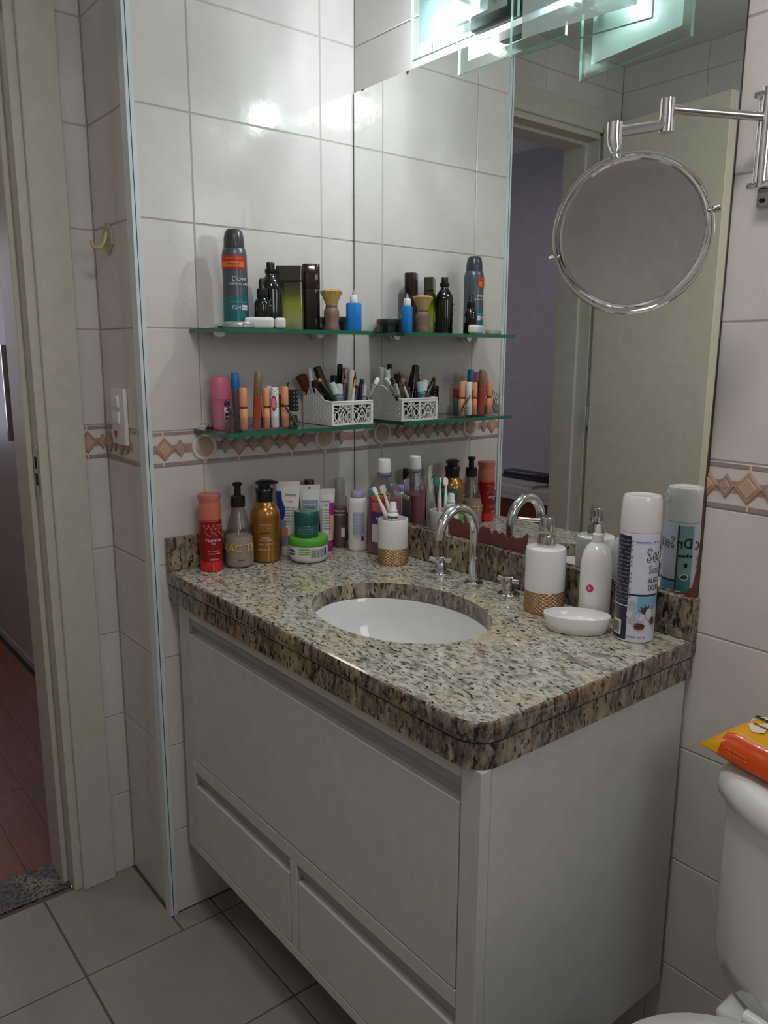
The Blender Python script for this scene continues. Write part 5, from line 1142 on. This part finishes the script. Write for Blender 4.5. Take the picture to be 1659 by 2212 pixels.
stick('sample_tube', 'clear sample tube with pale cap tilted to the left at the basket front', 'tube', (0.112, -0.110, zf), (0.102, -0.139, 1.164), [(0, .7, .0055, .006, STL, 'body'), (.7, 1, .0075, .0068, solid('pale_mint_cap', (190, 204, 200)), 'cap')])
stick('sample_tube', 'clear sample tube with glossy pale top and a blue mark', 'tube', (0.112, -0.124, zf), (0.102, -0.1205, 1.161), [(0, .62, .006, .0075, STL, 'body'), (.62, .70, .0077, .0077, CYA, 'mark'), (.70, 1, .0078, .0085, solid('pale_grey_cap', (186, 192, 192), 0.15), 'cap')])
stick('lip_pencil', 'thick brown lip pencil with pinkish end in the basket', 'pencil', (0.098, -0.118, zf), (0.080, -0.0870, 1.169), [(0, .9, .0062, .0062, BRN, 'shaft'), (.9, 1, .0056, .004, solid('dusty_pink', (170, 120, 112)), 'tip')])
stick('eyelash_curler', 'grey metal handled eyelash curler rising in the middle of the basket', 'eyelash curler', (0.066, -0.090, zf), (0.060, -0.068, 1.192), [(0, .6, .004, .005, CHROMED, 'handle'), (.6, .8, .0065, .0055, solid('pewter', (110, 106, 108), 0.25, metal=0.7), 'clamp'), (.8, 1, .0048, .0062, CHROMED, 'loop')])
stick('cream_tube', 'flat white tube standing tall in the basket', 'tube', (0.066, -0.066, zf), (0.062, -0.0560, 1.189), [(0, .2, .006, .007, WHITE, 'cap'), (.2, 1, .0075, .0062, WHITEG, 'body')])
stick('remover_bottle', 'small bottle of teal liquid with a tall white cap in the basket', 'bottle', (0.042, -0.066, zf), (0.044, -0.0575, 1.194), [(0, .62, .0105, .0105, solid('teal_liquid', (64, 146, 166), 0.15, coat=0.5), 'body'), (.62, 1, .0098, .0092, WHITE, 'cap')])
stick('makeup_brush', 'slim brush with a pointed brown tip and cream handle', 'makeup brush', (0.112, -0.0980, zf), (0.090, -0.0665, 1.185), [(0, .68, .0042, .0038, solid('cream_plastic', (186, 178, 164)), 'handle'), (.68, .85, .0032, .0034, solid('gold_ferrule', (170, 124, 60), 0.3, metal=0.6), 'ferrule'), (.85, 1, .0034, .001, COP, 'hair')])
stick('eyeliner', 'navy pencil standing near the mirror end of the basket', 'pencil', (0.096, -0.0640, zf), (0.088, -0.0475, 1.170), [(0, .9, .0055, .0055, NVY, 'shaft'), (.9, 1, .0050, .0046, NVY, 'end')])
stick('eyeliner', 'shorter navy pencil left of its twin in the basket', 'pencil', (0.098, -0.0800, zf), (0.086, -0.0600, 1.156), [(0, .92, .0048, .0048, NVY, 'shaft'), (.92, 1, .0048, .003, BRN, 'tip')])
stick('sample_tube', 'clear tube with a silvery cap at the mirror end of the basket', 'tube', (0.110, -0.0640, zf), (0.100, -0.0480, 1.158), [(0, .66, .0058, .0062, STL, 'body'), (.66, 1, .0068, .006, solid('silver_cap', (170, 170, 166), 0.25, metal=0.5), 'cap')])
stick('eyeliner', 'black and clear pen with white end leaning right towards the mirror', 'pencil', (0.112, -0.0700, zf+0.012), (0.1060, -0.0160, 1.171), [(0, .5, .0042, .0042, BLACK, 'shaft'), (.5, .82, .0044, .0044, STL, 'sleeve'), (.82, 1, .0058, .0052, WHITE, 'end')])

# ================================================================ toilet and the pack of wipes
TX0, TX1 = 1.012, 1.392; TCX = (TX0+TX1)/2
def tank_outline(inset, yb=-0.012, yf=-0.150, bow=0.062, rc=0.030):
    pts = []; x0, x1 = TX0+inset, TX1-inset; n = 24
    pts.append((x0, yb)); 
    for i in range(5):
        a = PI+PI/2*i/4*0.62; pts.append((x0+rc+rc*math.cos(a), yf+inset+rc*0.6+rc*math.sin(a)))
    for i in range(1, n):
        f = i/n; xx = x0+rc*0.75+(x1-x0-rc*1.5)*f; pts.append((xx, yf+inset-0.012-bow*math.sin(PI*f)**0.75))
    for i in range(5):
        a = 2*PI-PI/2*(1-i/4)*0.62; pts.append((x1-rc+rc*math.cos(a), yf+inset+rc*0.6+rc*math.sin(a)))
    pts.append((x1, yb)); return pts
to = thing('toilet', 'white close-coupled toilet with a bow-fronted cistern against the tiled wall', 'toilet', (0, 0, 0))
bm = NB(); sections(bm, [[(x, y, z) for x, y in tank_outline(i_)] for i_, z in ((0.030, 0.372), (0.014, 0.385), (0.010, 0.42), (0.009, 0.640))]); obj('cistern', bm, CERAM, to, sharp=50)
bm = NB(); sections(bm, [[(x, y, z) for x, y in tank_outline(i_)] for i_, z in ((0.006, 0.6405), (0.0, 0.645), (-0.001, 0.660), (0.001, 0.672), (0.006, 0.681), (0.014, 0.686), (0.028, 0.6885))]); obj('cistern_lid', bm, CERAM, to, sharp=60)
bm = NB(); lathe(bm, [(0.024, 0), (0.024, 0.004), (0.021, 0.006)], 28, cx=TCX+0.11, cy=-0.11, z0=0.6890); obj('flush_button', bm, CHROME, to)
def oval(cx, cy, ax, ayb, ayf, z, n=48):
    return [(cx+ax*math.cos(2*PI*i/n), cy+(ayb if math.sin(2*PI*i/n) > 0 else ayf)*math.sin(2*PI*i/n), z) for i in range(n)]
bm = NB(); sections(bm, [oval(TCX, -0.36, 0.12, 0.20, 0.16, 0.0), oval(TCX, -0.36, 0.115, 0.20, 0.15, 0.10), oval(TCX, -0.38, 0.14, 0.22, 0.21, 0.24), oval(TCX, -0.40, 0.175, 0.24, 0.25, 0.345), oval(TCX, -0.40, 0.178, 0.24, 0.255, 0.362)]); _q = obj('bowl', bm, CERAM, to, sharp=60); _q.scale = (1, 1, 1.05); _q.location.x = 0.012
bm = NB(); box(bm, TX0+0.055, TX1-0.055, -0.205, -0.014, 0.335, 0.3715, 0.012, seg=3); obj('rear_ledge', bm, CERAM, to)
bm = NB(); sections(bm, [oval(TCX, -0.375, 0.180, 0.155, 0.25, 0.3628), oval(TCX, -0.375, 0.185, 0.160, 0.256, 0.368), oval(TCX, -0.375, 0.183, 0.158, 0.254, 0.376), oval(TCX, -0.375, 0.172, 0.148, 0.242, 0.379)]); _q = obj('seat', bm, WHITEG, to, sharp=60); _q.scale = (1, 1, 1.05); _q.location.x = 0.012
bm = NB(); sections(bm, [oval(TCX, -0.375, 0.180, 0.157, 0.250, 0.3794), oval(TCX, -0.375, 0.184, 0.160, 0.254, 0.385), oval(TCX, -0.375, 0.178, 0.154, 0.248, 0.392), oval(TCX, -0.375, 0.12, 0.10, 0.18, 0.398)]); _q = obj('seat_lid', bm, WHITEG, to, sharp=60); _q.scale = (1, 1, 1.05); _q.location.x = 0.012
for s_ in (-1, 1):
    bm = NB(); tube(bm, [(TCX+s_*0.075-0.015, -0.213, 0.394), (TCX+s_*0.075+0.015, -0.213, 0.394)], 0.010, 14); obj('seat_hinge', bm, WHITEG, to)
# wet wipes
YLW = solid('yellow_film', (222, 160, 20), 0.25, coat=0.3); ORG = solid('orange_film', (206, 74, 16), 0.25, coat=0.3); CRL = solid('coral_film', (226, 96, 64), 0.3); SAL = solid('salmon_film', (232, 130, 84), 0.3)
wp = thing('wet_wipes', 'yellow and orange soft pack of wet wipes lying on the cistern lid', 'wipes pack', (1.100, -0.112, 0.6892), -0.22)
Lx, Ly, Hz = 0.200, 0.125, 0.050; NX, NY = 28, 14
bm = NB(); top, bot = [], []
for i in range(NX+1):
    f = i/NX; e = min(1.0, min(f, 1-f)/0.20); hh = Hz*math.sin(e*PI/2)**0.85; rt, rb = [], []
    for j in range(NY+1):
        g = j/NY; k = math.sin(PI*g)**0.28 if 0 < g < 1 else 0; x_ = -Lx/2+Lx*f; y_ = -Ly/2+Ly*g
        mid = 0.012+0.004*(1-e)
        rt.append(bm.verts.new((x_, y_*(1+0.10*(1-e)), mid+(hh-0.010)*k*0.95+0.0012*math.sin(9*f*PI+g*5)*(1-e*0.6)+0.0006)))
        rb.append(bm.verts.new((x_, y_*(1+0.10*(1-e)), mid-(0.0118*min(1, hh/Hz*1.5))*k)))
    top.append(rt); bot.append(rb)
for i in range(NX):
    for j in range(NY):
        g = (j+.5)/NY; f = (i+.5)/NX
        fc_ = bm.faces.new((top[i][j], top[i+1][j], top[i+1][j+1], top[i][j+1])); fc_.material_index = 1 if (g < 0.13 and 0.16 < f) else 0
        if g > 0.80 and f > 0.5: fc_.material_index = 0
        fc_ = bm.faces.new((bot[i][j], bot[i][j+1], bot[i+1][j+1], bot[i+1][j])); fc_.material_index = 1 if f > 0.16 else 0
for i in range(NX):
    for j in (0, NY): 
        fc_ = bm.faces.new((top[i][j], top[i+1][j], bot[i+1][j], bot[i][j])); fc_.material_index = 1 if i/NX > 0.16 else 0
for i in (0, NX):
    for j in range(NY): bm.faces.new((top[i][j], top[i][j+1], bot[i][j+1], bot[i][j]))
obj('film', bm, [YLW, ORG], wp, sharp=70)
def drape(m, pts, nm='print', e=0.0002):
    bm = NB(); bmesh_pts = []
    for (x_, y_) in pts:
        f = (x_+Lx/2)/Lx; g = (y_+Ly/2)/Ly; ee = min(1.0, min(f, 1-f)/0.20); hh = Hz*math.sin(ee*PI/2)**0.85; k = math.sin(PI*max(0.01, min(0.99, g)))**0.28
        bmesh_pts.append(bm.verts.new((x_, y_, 0.012+0.004*(1-ee)+(hh-0.010)*k*0.95+0.0018+e)))
    bm.faces.new(bmesh_pts); return obj(nm, bm, m, wp, smooth=False)
CR = solid('cream_print', (226, 214, 190))
drape(CR, [(-0.072, 0.000), (-0.066, 0.018), (-0.055, 0.022), (-0.045, 0.012), (-0.040, -0.008), (-0.034, -0.024), (-0.046, -0.032), (-0.060, -0.022)])
drape(CRL, [(0.004+0.022*math.cos(a), -0.012+0.026*math.sin(a)) for a in [2*PI*i/20 for i in range(20)]]); drape(SAL, [(-0.012+0.013*math.cos(a), 0.036+0.010*math.sin(a)) for a in [2*PI*i/20 for i in range(20)]])
text(wp, 'baby', 0.014, BLACK, 0.0514, plane='top', x=-0.057, y=0.006, eps=0.0006); text(wp, 'wipes', 0.008, ORN, 0.0514, plane='top', x=-0.047, y=-0.014, eps=0.0006)
text(wp, 'toalhas', 0.012, solid('olive_print', (150, 104, 10)), 0.0514, plane='top', x=-0.034, y=0.034, eps=0.0004)
for k in range(3): text(wp, 'sem alcool', 0.006, SAL, 0.026-0.006*k, plane='front', y=-0.0605, x=-0.045, eps=0.0006)
